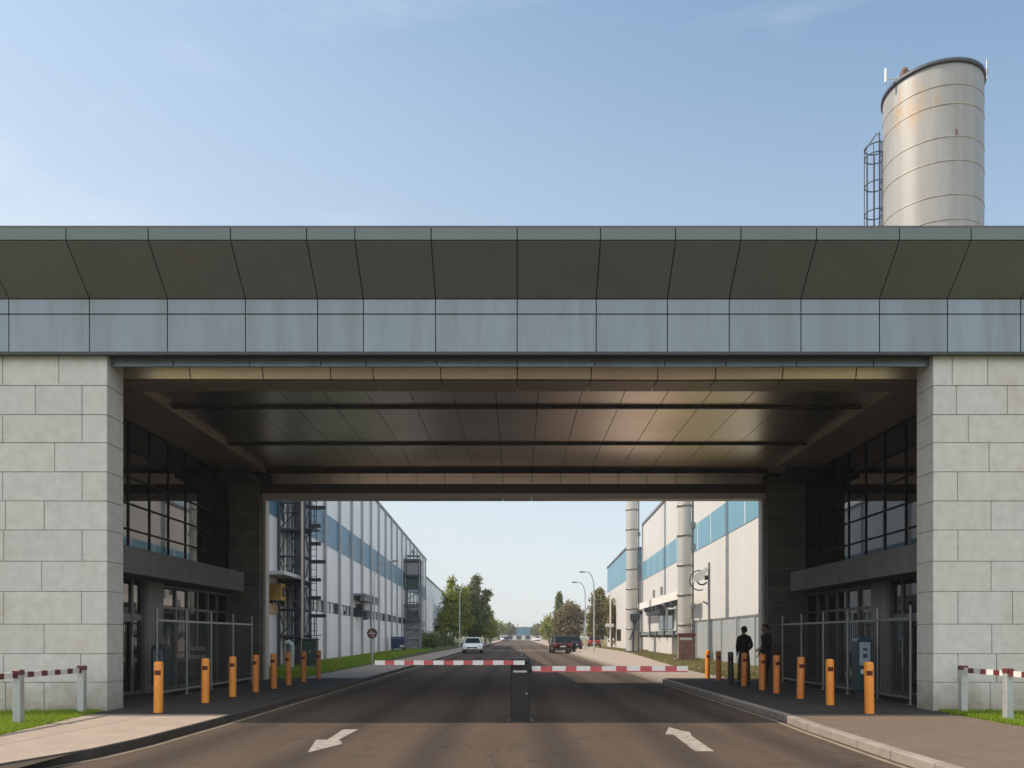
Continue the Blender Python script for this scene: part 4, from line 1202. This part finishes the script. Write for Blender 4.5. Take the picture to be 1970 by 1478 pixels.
lattice_tower(-10.55, 37.0, 1.15, 15.5, "dark steel pipe tower with ladder and platforms at the near end of the shaded hall")

x, y = -12.0, 90.0
t = thing("service_tower", (x, y, PV), "grey service tower of stacked platforms at the far end of the shaded hall", "tower")
mb = MB()
for dx in (-.8, .8):
    for dy in (-.8, .8): mb.bar((x + dx, y + dy, PV), (x + dx, y + dy, 10.3), .14)
for z in (1.2, 2.4, 3.4, 4.6, 5.4, 6.6):
    mb.bar((x - .8, y - .8, z), (x + .8, y - .8, z), .1); mb.bar((x - .8, y - .8, z - 1.0), (x + .8, y - .8, z), .07); mb.bar((x + .8, y - .8, z - 1.0), (x + .8, y + .8, z), .07)
mb.build("frame", M['tower_lt'], t)
for z, w, h in ((10.1, 1.0, .28), (8.35, .95, .22), (6.95, .85, .16), (5.0, 1.5, .2), (3.15, 1.8, .35)):
    mb = MB(); mb.box(x - w - (.4 if w > 1.2 else 0), x + .9, y - .95, y + .95, z, z + h); mb.build("platform", M['tower'], t)
for z0, z1, m in ((8.6, 10.05, 'tower_lt'), (7.13, 8.3, 'green_dk'), (3.55, 4.9, 'tower'), (.12, 3.1, 'tower_lt')):
    mb = MB(); mb.cbox(x - .68, x + .68, y - .68, y + .68, z0, z1, .03); mb.build("cabin", M[m], t)
mb = MB(); mb.box(x - .3, x + .75, y - .73, y - .69, 4.45, 4.75); mb.build("pale_panel", M['label_pale'], t)
mb = MB(); mb.box(x - .7, x + .7, y - .7, y + .7, 10.75, 10.85); mb.tube([(x - .6, y, 10.38), (x - .6, y, 10.8)], .04); mb.tube([(x + .6, y, 10.38), (x + .6, y, 10.8)], .04); mb.lathe([(.18, 11.1), (.22, 11.3), (.12, 11.6), (.0, 11.65)], x, y, 12, cap=False); mb.tube([(x, y, 10.85), (x, y, 11.2)], .05); mb.build("roof_cap", M['tower_lt'], t)

# bin, cabinet, pipe stub by the left hall
x, y = -11.4, 75
t = thing("waste_container", (x, y, PV), "dark blue wheeled waste container on the verge by the shaded hall", "waste container")
mb = MB(); mb.prism_x([(y - .5, .35), (y + .5, .35), (y + .6, 1.3), (y - .6, 1.3)], x - .65, x + .65); mb.build("body", M['blue_dk'], t)
mb = MB(); mb.prism_x([(y - .64, 1.31), (y + .64, 1.31), (y + .4, 1.5), (y - .4, 1.5)], x - .68, x + .68); mb.build("lid", M['blue_dk'], t)
for dx in (-.5, .5):
    for dy in (-.4, .4):
        mb = MB(); mb.tube([(x + dx - .04, y + dy, PV + .11), (x + dx + .04, y + dy, PV + .11)], .11, 12); mb.bar((x + dx, y + dy, PV + .1), (x + dx, y + dy, .37), .05); mb.build("wheel", M['tyre'], t)
mb = MB(); mb.box(x + .2, x + .62, y - .63, y - .605, .5, .7); mb.build("pale_sticker", M['label_pale'], t)
x, y = -9.35, 35.2
t = thing("utility_cabinet", (x, y, PV), "dark green utility cabinet on the verge at the foot of the pipe tower", "cabinet")
mb = MB(); mb.cbox(x - .33, x + .33, y - .2, y + .2, PV + .08, 1.35, .015); mb.build("body", M['green_dk'], t)
mb = MB(); mb.cbox(x - .37, x + .37, y - .24, y + .24, 1.351, 1.42, .02); mb.build("roof", M['green_dk'], t)
mb = MB(); mb.box(x - .30, x - .01, y - .215, y - .201, .3, 1.25); mb.box(x + .01, x + .30, y - .215, y - .201, .3, 1.25); d = mb.build("door", M['green_dk'], t)
mb = MB(); mb.box(x + .03, x + .06, y - .235, y - .216, .75, .9); mb.build("handle", M['post_grey'], d)
mb = MB(); mb.box(x - .36, x + .36, y - .23, y + .23, PV - .03, PV + .08); mb.build("plinth", M['ledge'], t)
x, y = -9.9, 34.2
t = thing("vent_pipe", (x, y, PV), "pale green leaning vent pipe on the verge beside the green cabinet", "pipe")
mb = MB(); mb.tube([(x, y, PV - .02), (x + .04, y, 1.0), (x + .02, y, 1.15), (x - .12, y, 1.28), (x - .25, y, 1.2)], .1, 10); mb.build("pipe", pm("pale green pipe paint", (.36, .43, .40), .5), t)
mb = MB(); mb.lathe([(.2, PV - .02), (.2, PV + .05), (.12, PV + .06)], x, y, 14); mb.build("flange", M['ledge'], t)

# ------------------------------------------------------------------ cars
def car(x, y, rot, paint, label, kind='sedan', front=True, group=None, detail=True):
    "built facing -Y, about the origin"
    t = local("parked_car", label, "car", group)
    W = .90
    if kind == 'sedan':
        st = [(-2.2, .34, .60, .80), (-2.1, .26, .72, .86), (-1.6, .22, .80, .89), (-.95, .22, .90, .90), (0, .22, .93, .90), (1.0, .22, .95, .90), (1.7, .24, .94, .88), (2.1, .28, .90, .84), (2.2, .40, .80, .78)]
        gh = [(-1.05, .90, .76), (-.35, 1.38, .60), (.15, 1.43, .60), (.75, 1.40, .60), (1.45, .95, .70)]
    else:
        st = [(-2.0, .36, .62, .78), (-1.9, .28, .78, .85), (-1.4, .24, .90, .88), (-.9, .24, .97, .89), (0, .24, 1.0, .89), (1.0, .24, 1.02, .89), (1.6, .26, 1.02, .87), (1.88, .30, .98, .84), (1.98, .42, .86, .79)]
        gh = [(-1.0, .96, .76), (-.3, 1.50, .62), (.2, 1.56, .62), (1.2, 1.54, .62), (1.75, 1.02, .72)]
    mb = MB(); v = []; ns = 10
    for (yy, zb, zt, w) in st:
        rng_ = [(-w * .86, zb), (-w * .97, zb + .10), (-w, (zb + zt) / 2), (-w * .97, zt - .07), (-w * .82, zt), (w * .82, zt), (w * .97, zt - .07), (w, (zb + zt) / 2), (w * .97, zb + .10), (w * .86, zb)]
        v += [(a, yy, b) for a, b in rng_]
    f = [tuple(range(ns)), tuple(range(len(v) - 1, len(v) - ns - 1, -1))]
    for i in range(len(st) - 1):
        for k in range(ns):
            j = (k + 1) % ns; f.append((i * ns + k, (i + 1) * ns + k, (i + 1) * ns + j, i * ns + j))
    mb.add(v, f, 0, True)
    # greenhouse
    def zbase(yy):
        for (a, b) in zip(st, st[1:]):
            if a[0] <= yy <= b[0]: return a[2] + (b[2] - a[2]) * (yy - a[0]) / (b[0] - a[0]) - .04
        return .9
    g = []
    for (yy, zt, w) in gh:
        zb = zbase(yy)
        top = max(zt, zb + .02); wb = .80
        g += [(-wb, yy, zb), (-(w + .03), yy, top - .03), (-(w - .05), yy, top), (w - .05, yy, top), (w + .03, yy, top - .03), (wb, yy, zb)]
    gf = [tuple(range(6)), tuple(range(len(g) - 1, len(g) - 7, -1))]
    for i in range(len(gh) - 1):
        for k in range(5): gf.append((i * 6 + k, (i + 1) * 6 + k, (i + 1) * 6 + k + 1, i * 6 + k + 1))
    mb.add(g, gf, 0, True)
    mb.build("body", paint, t)
    # glass panes slightly proud
    def lerp(a, b, u): return Vector(a) * (1 - u) + Vector(b) * u
    def pane(name, A, B, C, D, n, off=.012):
        mb = MB(); n = Vector(n).normalized() * off
        c = (Vector(A) + Vector(B) + Vector(C) + Vector(D)) / 4
        q = [lerp(p, c, .10) + n for p in (A, B, C, D)]; q2 = [p - n.normalized() * .01 for p in q]
        mb.add(q + q2, [(0, 1, 2, 3)] + [(i, (i + 1) % 4, (i + 1) % 4 + 4, i + 4)[::-1] for i in range(4)]); return mb.build(name, M['car_glass'], t)
    G = lambda i, k: g[i * 6 + k]
    pane("windscreen", G(0, 0), G(0, 5), G(1, 4), G(1, 1), (0, -1, 1.2), .055)
    pane("rear_window", G(4, 0), G(3, 1), G(3, 4), G(4, 5), (0, 1, 1.2), .055)
    for sd, k0, k1 in ((-1, 0, 1), (1, 5, 4)):
        pane("side_window", G(0, k0), G(1, k1), G(2, k1), G(2, k0), (sd, 0, .2))
        pane("side_window", G(2, k0), G(2, k1), G(3, k1), G(4, k0), (sd, 0, .2))
        f0 = st[0][0]
        mb = MB(); mb.cbox(min(sd * .5, sd * .8), max(sd * .5, sd * .8), f0 - .012, f0 + .25, .60, .74, .03); mb.build("headlight", M['lamp'], t)
        r0 = st[-1][0]
        mb = MB(); mb.cbox(min(sd * .52, sd * .80), max(sd * .52, sd * .80), r0 - .25, r0 + .012, .66, .86, .03); mb.build("tail_light", M['tail'], t)
        mb = MB(); mb.cbox(min(sd * .92, sd * 1.05), max(sd * .92, sd * 1.05), -.78, -.66, .93, 1.06, .03); mb.build("mirror", paint, t)
        for yy in (st[0][0] + .82, st[-1][0] - .78):
            mb = MB(); mb.tube([(sd * .66, yy, .32), (sd * .89, yy, .32)], .32, 20); w = mb.build("wheel", M['tyre'], t)
            mb = MB(); mb.tube([(sd * .885, yy, .32), (sd * .905, yy, .32)], .20, 16); mb.build("rim", M['rim'], w)
    mb = MB(); mb.box(-.45, .45, st[0][0] - .02, st[0][0] + .1, .44, .58); mb.box(-.78, .78, st[0][0] - .01, st[0][0] + .25, .24, .36); mb.build("bumper_trim", M['plastic'], t); mb = MB(); mb.box(-.78, .78, st[-1][0] - .25, st[-1][0] + .01, .26, .48); mb.build("bumper_trim", M['plastic'], t)
    mb = MB(); mb.box(-.25, .25, st[0][0] - .03, st[0][0] - .021, .40, .50); mb.build("number_plate", M['plate'], t); mb = MB(); mb.box(-.25, .25, st[-1][0] + .011, st[-1][0] + .02, .56, .67); mb.build("number_plate", M['plate'], t)
    t.location = (x, y, 0.005); t.rotation_euler = (0, 0, rot)
    return t
car(-4.05, 71.5, R(1), M['car_white'], "white sedan facing the camera at the kerb by the green trees", 'sedan')
car(3.95, 71.5, R(184), M['car_maroon'], "maroon hatchback seen from behind in the sunlit lane", 'hatch')
car(6.1, 88, R(190), M['car_navy'], "navy hatchback half hidden behind the maroon one", 'hatch')
car(10.5, 106, R(174), M['car_red'], "bright red car parked on the grass before the trees", 'hatch')
car(-3.4, 245, 0, M['car_maroon'], "tiny dark red car far down the road before the low blue building", 'hatch')
car(5.9, 240, R(190), M['car_white'], "tiny white car far away at the road's sunny edge", 'hatch')
car(-4.6, 262, 0, M['car_white'], "tiny white car far away behind the distant dark red one", 'hatch')

# cyclist-like wheel beside the maroon car: a parked motor scooter
x, y = 5.15, 70.6
t = thing("motor_scooter", (x, y, 0), "dark motor scooter parked beside the maroon hatchback", "scooter")
for dy in (-.6, .6):
    mb = MB(); mb.torus((x, y + dy, .27), .2, .075, axis='x', n=18, m=8); w = mb.build("wheel", M['tyre'], t)
    mb = MB(); mb.tube([(x - .03, y + dy, .27), (x + .03, y + dy, .27)], .14, 12); mb.build("rim", M['rim'], w)
mb = MB(); mb.prism_x([(y - .45, .35), (y - .2, .28), (y + .35, .28), (y + .8, .42), (y + .75, .72), (y + .1, .70), (y, .42), (y - .35, .42), (y - .62, 1.0), (y - .70, .98)], x - .14, x + .14); mb.build("body", M['car_navy'], t)
mb = MB(); mb.cbox(x - .15, x + .15, y + .1, y + .8, .72, .82, .04); mb.build("saddle", M['plastic'], t)
mb = MB(); mb.tube([(x - .33, y - .6, 1.02), (x, y - .66, 1.05), (x + .33, y - .6, 1.02)], .02, 6); mb.build("handlebar", M['plastic'], t)

# ------------------------------------------------------------------ people
def skinned(name, verts, edges, rads, m, parent, root=0, sub=2):
    me = bpy.data.meshes.new(name)
    me.from_pydata(verts, edges, [])
    o = bpy.data.objects.new(name + "_tmp", me); COL.objects.link(o)
    sk = o.modifiers.new("s", 'SKIN'); sk.branch_smoothing = .3
    sv = me.skin_vertices[0].data
    for i, r in enumerate(rads):
        sv[i].radius = r if isinstance(r, tuple) else (r, r)
        sv[i].use_root = (i == root)
    if sub:
        ss = o.modifiers.new("u", 'SUBSURF'); ss.levels = sub; ss.render_levels = sub
    dg = bpy.context.evaluated_depsgraph_get()
    me2 = bpy.data.meshes.new_from_object(o.evaluated_get(dg))
    bpy.data.objects.remove(o)
    me2.name = name
    me2.materials.clear(); me2.materials.append(m)
    for p in me2.polygons: p.use_smooth = True
    ob = bpy.data.objects.new(name, me2); COL.objects.link(ob); ob.parent = parent
    return ob

def person(x, y, rot, label, h, elbow_l, wrist_l, elbow_r, wrist_r, trousers, coat_len=.78, feet=((-.12, 0), (.12, .02)), head=(0, 0)):
    t = local("person", label, "person")
    V, E, Q = [], [], []
    def nd(p, r, link=None):
        V.append(p); Q.append(r)
        if link is not None: E.append((link, len(V) - 1))
        return len(V) - 1
    hx, hy = head
    pe = nd((0, 0, .94), (.115, .085))
    ch = nd((0, 0, 1.28), (.155, .11), pe)
    sh = nd((0, .0, 1.43), (.10, .08), ch)
    nk = nd((0, -.01, 1.51), (.055, .055), sh)
    hd = nd((hx * .5, -.02 + hy * .5, 1.59), (.07, .085), nk)
    hm = nd((hx, -.015 + hy, 1.66), (.074, .090), hd)
    nd((hx, -.005 + hy, 1.715), (.052, .064), hm)
    nd((hx, -.125 + hy, 1.625), (.014, .02), hd)             # nose
    for s in (-1, 1): nd((hx + s * .088, .0 + hy, 1.64), (.012, .022), hm)
    for s, (ex, ey, ez), (wx, wy, wz) in ((-1, elbow_l, wrist_l), (1, elbow_r, wrist_r)):
        a = nd((s * .145, 0, 1.385), .042, sh); b = nd((ex, ey, ez), .045, a); c = nd((wx, wy, wz), .03, b)
        d = Vector((wx - ex, wy - ey, wz - ez)).normalized()
        side = d.cross(Vector((0, 1, .3))).normalized()
        p0 = Vector((wx, wy, wz)) + d * .05
        pm_ = nd(tuple(p0), (.035, .022), c)
        for k, (o, ln) in enumerate(((-.03, .07), (-.01, .082), (.01, .078), (.03, .062))):
            k0 = p0 + d * .045 + side * o
            i0 = nd(tuple(k0), .0095, pm_)
            i1 = nd(tuple(k0 + d * ln * .55 + Vector((0, -.008, -.008))), .009, i0)
            nd(tuple(k0 + d * ln * .95 + Vector((0, -.03, -.02))), .008, i1)
        th = nd(tuple(p0 - side * .035 + d * .0), .011, pm_); nd(tuple(p0 - side * .055 + d * .04), .009, th)
    for s, (fx, fy) in zip((-1, 1), feet):
        a = nd((s * .09, 0, .86), .09, pe); b = nd((s * .10 + (fx - s * .1) * .5, fy * .5 - .015, .50), .062, a); c = nd((fx, fy, .10), .042, b); nd((fx, fy - .14, .045), .035, c)
    skinned("body", V, E, Q, M['skin'], t)
    # coat
    V, E, Q = [], [], []
    hem = nd((0, 0, coat_len), (.178, .135)); mid = nd((0, 0, 1.02), (.165, .125), hem); ch = nd((0, .0, 1.28), (.175, .125), mid); sh = nd((0, 0, 1.42), (.12, .09), ch); nd((0, -.0, 1.54), (.066, .066), sh)
    for s, e, w in ((-1, elbow_l, wrist_l), (1, elbow_r, wrist_r)):
        a = nd((s * .165, 0, 1.40), .075, sh); b = nd(e, .06, a); nd(w, .046, b)
    skinned("coat", V, E, Q, M['cloth_black'], t)
    # trousers
    V, E, Q = [], [], []
    pe = nd((0, 0, .92), (.16, .125)); nd((0, 0, 1.12), (.14, .11), pe)
    for s, (fx, fy) in zip((-1, 1), feet):
        a = nd((s * .095, 0, .80), .105, pe); b = nd((s * .10 + (fx - s * .1) * .5, fy * .5 - .015, .48), .078, a); nd((fx, fy, .09), .066, b)
    skinned("trousers", V, E, Q, trousers, t)
    for fx, fy in feet:
        V, E, Q = [], [], []
        a = nd((fx, fy + .06, .045), (.045, .04)); b = nd((fx, fy - .06, .045), (.05, .04), a); nd((fx, fy - .18, .035), (.042, .03), b)
        skinned("shoe", V, E, Q, M['shoe'], t)
    mb = MB()
    nu, nv = 28, 18
    P = [[(hx + .094 * math.sin(math.pi * a / nv) * math.cos(2 * math.pi * b / nu), .004 + hy + .112 * math.sin(math.pi * a / nv) * math.sin(2 * math.pi * b / nu), 1.655 + .118 * math.cos(math.pi * a / nv)) for b in range(nu)] for a in range(nv + 1)]
    for a in range(nv):
        for b in range(nu):
            q = [P[a][b], P[a + 1][b], P[a + 1][(b + 1) % nu], P[a][(b + 1) % nu]]
            zc = sum(p[2] for p in q) / 4; yc = sum(p[1] for p in q) / 4 - hy
            if zc > 1.645 - yc * .85: mb.add(q, [(0, 1, 2, 3)], 0, True)
    ho = mb.build("hair", M['hair'])
    bmh = bmesh.new(); bmh.from_mesh(ho.data); bmesh.ops.remove_doubles(bmh, verts=bmh.verts, dist=.0005); bmh.to_mesh(ho.data); bmh.free()
    ho.parent = t
    k = h / 1.80
    t.scale = (k, k, k)
    t.location = (x, y, PV); t.rotation_euler = (0, 0, rot)
    return t
person(6.62, 22.75, R(188), "person in a black coat standing with feet apart among the bollards", 1.72,
       (-.235, .03, 1.16), (-.15, -.15, 1.0), (.23, .04, 1.15), (.14, -.16, .98), M['cloth_olive'], .64, ((-.13, .02), (.13, -.03)))
person(7.12, 22.3, R(-80), "person in dark clothes standing at the end of the steel fence", 1.78,
       (-.25, .05, 1.15), (-.2, -.1, .93), (.26, -.02, 1.16), (.16, -.22, 1.06), M['cloth_dark'], .62, ((-.09, .05), (.09, -.06)), (0, -.03))

# ------------------------------------------------------------------ trees
def leaf_mesh(name, pts, size, m, parent, rng):
    n = len(pts)
    P = np.array(pts)
    u = rng.normal(size=(n, 3)); u /= np.linalg.norm(u, axis=1)[:, None]
    w = rng.normal(size=(n, 3)); w -= (w * u).sum(1)[:, None] * u; w /= np.linalg.norm(w, axis=1)[:, None]
    s = size * rng.uniform(.6, 1.35, n)[:, None]
    v = np.stack([P - u * s, P + w * s * .55 - u * s * .1, P + u * s, P - w * s * .55 + u * s * .1], 1)
    off = np.array(ORIG.get(parent.name, (0, 0, 0)))
    v = v - off
    me = bpy.data.meshes.new(name)
    me.vertices.add(n * 4); me.vertices.foreach_set("co", v.reshape(-1))
    me.loops.add(n * 4); me.loops.foreach_set("vertex_index", np.arange(n * 4, dtype=np.int32))
    me.polygons.add(n); me.polygons.foreach_set("loop_start", np.arange(0, n * 4, 4, dtype=np.int32)); me.polygons.foreach_set("loop_total", np.full(n, 4, dtype=np.int32))
    me.materials.append(m); me.update(); me.validate()
    o = bpy.data.objects.new(name, me); COL.objects.link(o); o.parent = parent
    return o

def tree(name, x, y, h, lobes, m, label, group, seed, nl=5200, leaf=.20, trunk_r=.16, cone=None, cat="tree"):
    rng = np.random.default_rng(seed)
    t = thing(name, (x, y, 0), label, cat, group)
    mb = MB()
    k = 6
    pts = [(x + .12 * math.sin(i * 1.7 + seed), y, h * .8 * i / k) for i in range(k + 1)]
    mb.tube(pts, trunk_r, 8, rads=[trunk_r * (1.25 - 1.0 * i / k) for i in range(k + 1)])
    cl = []
    if cone:
        r0, z0 = cone
        for i in range(260):
            z = z0 + (h - z0) * rng.random() ** 1.3
            rr = r0 * (1 - (z - z0) / (h - z0)) ** .8 * (.55 + .5 * rng.random())
            a = rng.uniform(0, 6.283); cl.append((x + rr * math.cos(a), y + rr * math.sin(a), z - .12 * rr, .38))
    else:
        for (dx, dy, z, rx, rz) in lobes:
            mb.tube([(x, y, max(.8, z - rz * 1.2)), (x + dx * .6, y + dy * .6, z - rz * .3), (x + dx, y + dy, z)], .05, 6, rads=[trunk_r * .5, trunk_r * .3, .03])
            nc = int(26 * rx * rz) + 10
            for i in range(nc):
                d = rng.normal(size=3); d /= np.linalg.norm(d); r = rng.random() ** .38
                cl.append((x + dx + d[0] * rx * r, y + dy + d[1] * rx * r, z + d[2] * rz * r, rng.uniform(.22, .55)))
    mb.build("trunk", M['bark'], t)
    per = max(4, nl // len(cl))
    P = []
    for (cx, cy, cz, cr) in cl:
        q = rng.normal(size=(per, 3)) * cr * .6
        P.append(np.array([cx, cy, cz]) + q)
    P = np.concatenate(P); P = P[P[:, 2] > .15]
    leaf_mesh("crown", P, leaf, m, t, rng)
    return t
M['leaf_g'] = leafmat("mid green leaf", [(.14, .18, .025), (.30, .34, .05), (.20, .25, .035), (.40, .40, .09)], .45)
M['leaf_d'] = leafmat("dark green leaf", [(.06, .09, .025), (.16, .19, .045), (.10, .135, .035), (.22, .24, .06)], .4)
M['leaf_b'] = leafmat("brownish leaf", [(.14, .10, .05), (.24, .17, .09), (.17, .15, .06), (.30, .21, .13)])
M['leaf_o'] = leafmat("olive leaf", [(.10, .095, .03), (.20, .17, .05), (.14, .125, .04), (.27, .21, .07)])
G1 = "trees along the road"
tree("broadleaf_tree", -10.3, 126, 11.3, [(0, 0, 7.5, 1.9, 2.6), (-.9, .4, 5.2, 1.7, 2.2), (1.2, 0, 5.6, 1.9, 2.4), (.2, 0, 3.4, 2.2, 1.9), (-.3, 0, 10.0, .5, 1.3), (1.6, .3, 8.0, 1.0, 1.5), (-1.7, 0, 3.2, 1.3, 1.6), (2.2, .5, 3.4, 1.5, 1.8)], M['leaf_g'], "bright yellow-green broadleaf tree beside the annex, nearest of its cluster", G1, 11, 13000)
tree("broadleaf_tree", -7.2, 128, 11.6, [(0, 0, 8.6, 1.2, 1.8), (-.6, 0, 6.2, 1.8, 2.0), (1.0, 0, 5.6, 1.7, 1.9), (.2, 0, 3.6, 2.3, 2.3), (.5, 0, 10.4, .5, 1.1), (1.9, 0, 7.6, .7, .6), (2.3, 0, 8.5, .5, .5)], M['leaf_d'], "dark dense broadleaf tree overhanging the road behind the white sedan", G1, 12, 14000)
tree("broadleaf_tree", -5.9, 142, 8.0, [(0, 0, 4.8, 1.5, 2.2), (.8, 0, 3.2, 1.3, 1.8), (-.5, 0, 6.4, .9, 1.1)], M['leaf_g'], "smaller green tree at the road edge just past the dark tree", G1, 13, 7000)
tree("broadleaf_tree", -5.8, 165, 6.5, [(0, 0, 3.6, 1.4, 2.0), (.5, 0, 2.4, 1.3, 1.4)], M['leaf_o'], "low olive tree ending the row past the dark tree", G1, 14, 3000)
tree("conifer_tree", 8.1, 150, 9.9, [], M['leaf_d'], "slim dark conifer with a pointed top by the brownish tree", G1, 15, 5200, .20, .14, (1.5, .8))
tree("broadleaf_tree", 6.9, 165, 7.0, [(0, 0, 4.2, 1.6, 2.0), (-.7, 0, 2.8, 1.4, 1.6), (.9, 0, 3.1, 1.5, 1.8)], M['leaf_g'], "low green tree at the sunny road edge beyond the conifer", G1, 16, 4000)
tree("broadleaf_tree", 9.0, 135, 8.2, [(0, 0, 5.9, 1.6, 1.8), (-1.4, 0, 4.4, 1.6, 1.7), (1.4, 0, 5.0, 1.5, 1.8), (0, 0, 2.8, 2.3, 1.8)], M['leaf_b'], "brownish autumn tree behind the two street lamps", G1, 17, 8500)
tree("broadleaf_tree", 12.4, 119, 9.0, [(0, 0, 6.6, 1.2, 1.7), (-.5, 0, 4.6, 1.5, 1.7), (.6, 0, 4.2, 1.4, 1.8), (0, 0, 2.7, 2.0, 1.6), (.1, 0, 8.0, .6, .9), (1.5, .5, 3.6, 1.5, 1.9), (1.2, 0, 5.6, 1.1, 1.4)], M['leaf_o'], "dark olive tree behind the bright red car", G1, 18, 9000)
tree("tall_shrub", 11.95, 99, 6.6, [(0, 0, 4.2, .7, 1.7), (.3, 0, 2.4, .8, 1.6), (-.2, 0, 5.4, .5, .9)], M['leaf_o'], "tall olive shrub against the wall of the white parapet hall", None, 19, 2600, .16, .09, cat="shrub")
GH = "bushes under the annex wall"
for i, (x, y, s, lab) in enumerate([(-12.0, 100, 1.0, "low dark bush beside the service tower"), (-12.6, 110, 1.15, "low dark bush in front of the annex's projecting bay"), (-11.9, 117, 1.2, "low dark bush between the annex and the bright green tree")]):
    tree("dark_bush", x, y, 1.9 * s, [(0, 0, .95 * s, 1.3 * s, .75 * s), (1.1, .3, .8 * s, 1.0 * s, .65 * s), (-1.0, 0, .85 * s, 1.0 * s, .7 * s)], M['leaf_d'], lab, GH, 30 + i, 2400, .15, .06, cat="bush")
GF = "distant trees at the end of the road"
for i, (px, top, Y, m, lab) in enumerate([(980, 1196, 330, 'leaf_d', "distant dark tree at the annex-side end of the low blue building"), (1033, 1198, 330, 'leaf_d', "distant dark tree at the sunny-side end of the low blue building"), (960, 1190, 300, 'leaf_g', "distant green tree just before the low blue building"), (1052, 1192, 280, 'leaf_o', "distant olive tree near the far end of the sunny verge")]):
    X, Z = at(px, top, Y)
    tree("distant_tree", X, Y, Z, [(0, 0, Z * .62, 2.2, Z * .33), (1.3, 0, Z * .5, 1.7, Z * .26), (-1.4, 0, Z * .48, 1.7, Z * .25)], M[m], lab, GF, 40 + i, 2200, .35, .2)
# far belt of woodland both sides of the road, reads as one mass
rng = np.random.default_rng(77)
wood = thing("woodland", (0, 420, 0), "hazy far woodland closing the horizon behind the buildings", "woodland"); wood["kind"] = "stuff"
P = []
for i in range(900):
    x = rng.uniform(-260, 260); yy = rng.uniform(440, 520); hh = rng.uniform(5, 9) + 1.5 * math.sin(x * .05)
    q = rng.normal(size=(16, 3)) * np.array([2.2, 2.2, hh * .22]); q[:, 2] = np.abs(q[:, 2] + hh * .5); P.append(q + np.array([x, yy, 0]))
leaf_mesh("foliage", np.concatenate(P), .9, M['leaf_d'], wood, rng)["kind"] = "stuff"

# low blue building at the end of the road
x0, x1 = -5.5, 11.0; Y = 350
t = thing("low_building", (3, Y, 0), "low distant building with a blue front closing the road", "building")
mb = MB(); mb.box(x0, x1, Y, Y + 20, 0, 2.2); mb.box(x0, x0 + 3.4, Y + .1, Y + 20, 2.2, 5.0); mb.box(x1 - 2.2, x1, Y + .1, Y + 20, 2.2, 4.9); mb.build("wall", M['white_paint'], t)
mb = MB(); mb.box(x0 + 3.4, x1 - 2.2, Y - .3, Y + 20, 2.21, 5.4); mb.build("blue_front", M['blue_l'], t)
mb = MB(); mb.box(x0 - .3, x1 + .3, Y - .4, Y + 20.3, 5.41, 5.8); mb.build("roof", M['roof_edge'], t)
for i in range(4):
    mb = MB(); mb.box(x0 + 1.2 + 4 * i, x0 + 3.4 + 4 * i, Y - .05, Y, .2, 1.9); mb.build("door", M['win_dark'], t)

# ------------------------------------------------------------------ thin haze over the whole place
mb = MB(); mb.box(-950, 950, -200, 1550, -1.1, 26)
hz = mb.build("haze", [])
hz["kind"] = "stuff"
hm = bpy.data.materials.new("haze air"); hm.use_nodes = True
hn, hl_ = hm.node_tree.nodes, hm.node_tree.links
hn.remove(hn["Principled BSDF"])
pv = hn.new("ShaderNodeVolumePrincipled")
pv.inputs['Color'].default_value = (.93, .96, 1.0, 1); pv.inputs['Density'].default_value = .0005; pv.inputs['Anisotropy'].default_value = .2
hl_.new(pv.outputs[0], hn["Material Output"].inputs['Volume'])
hz.data.materials.append(hm)
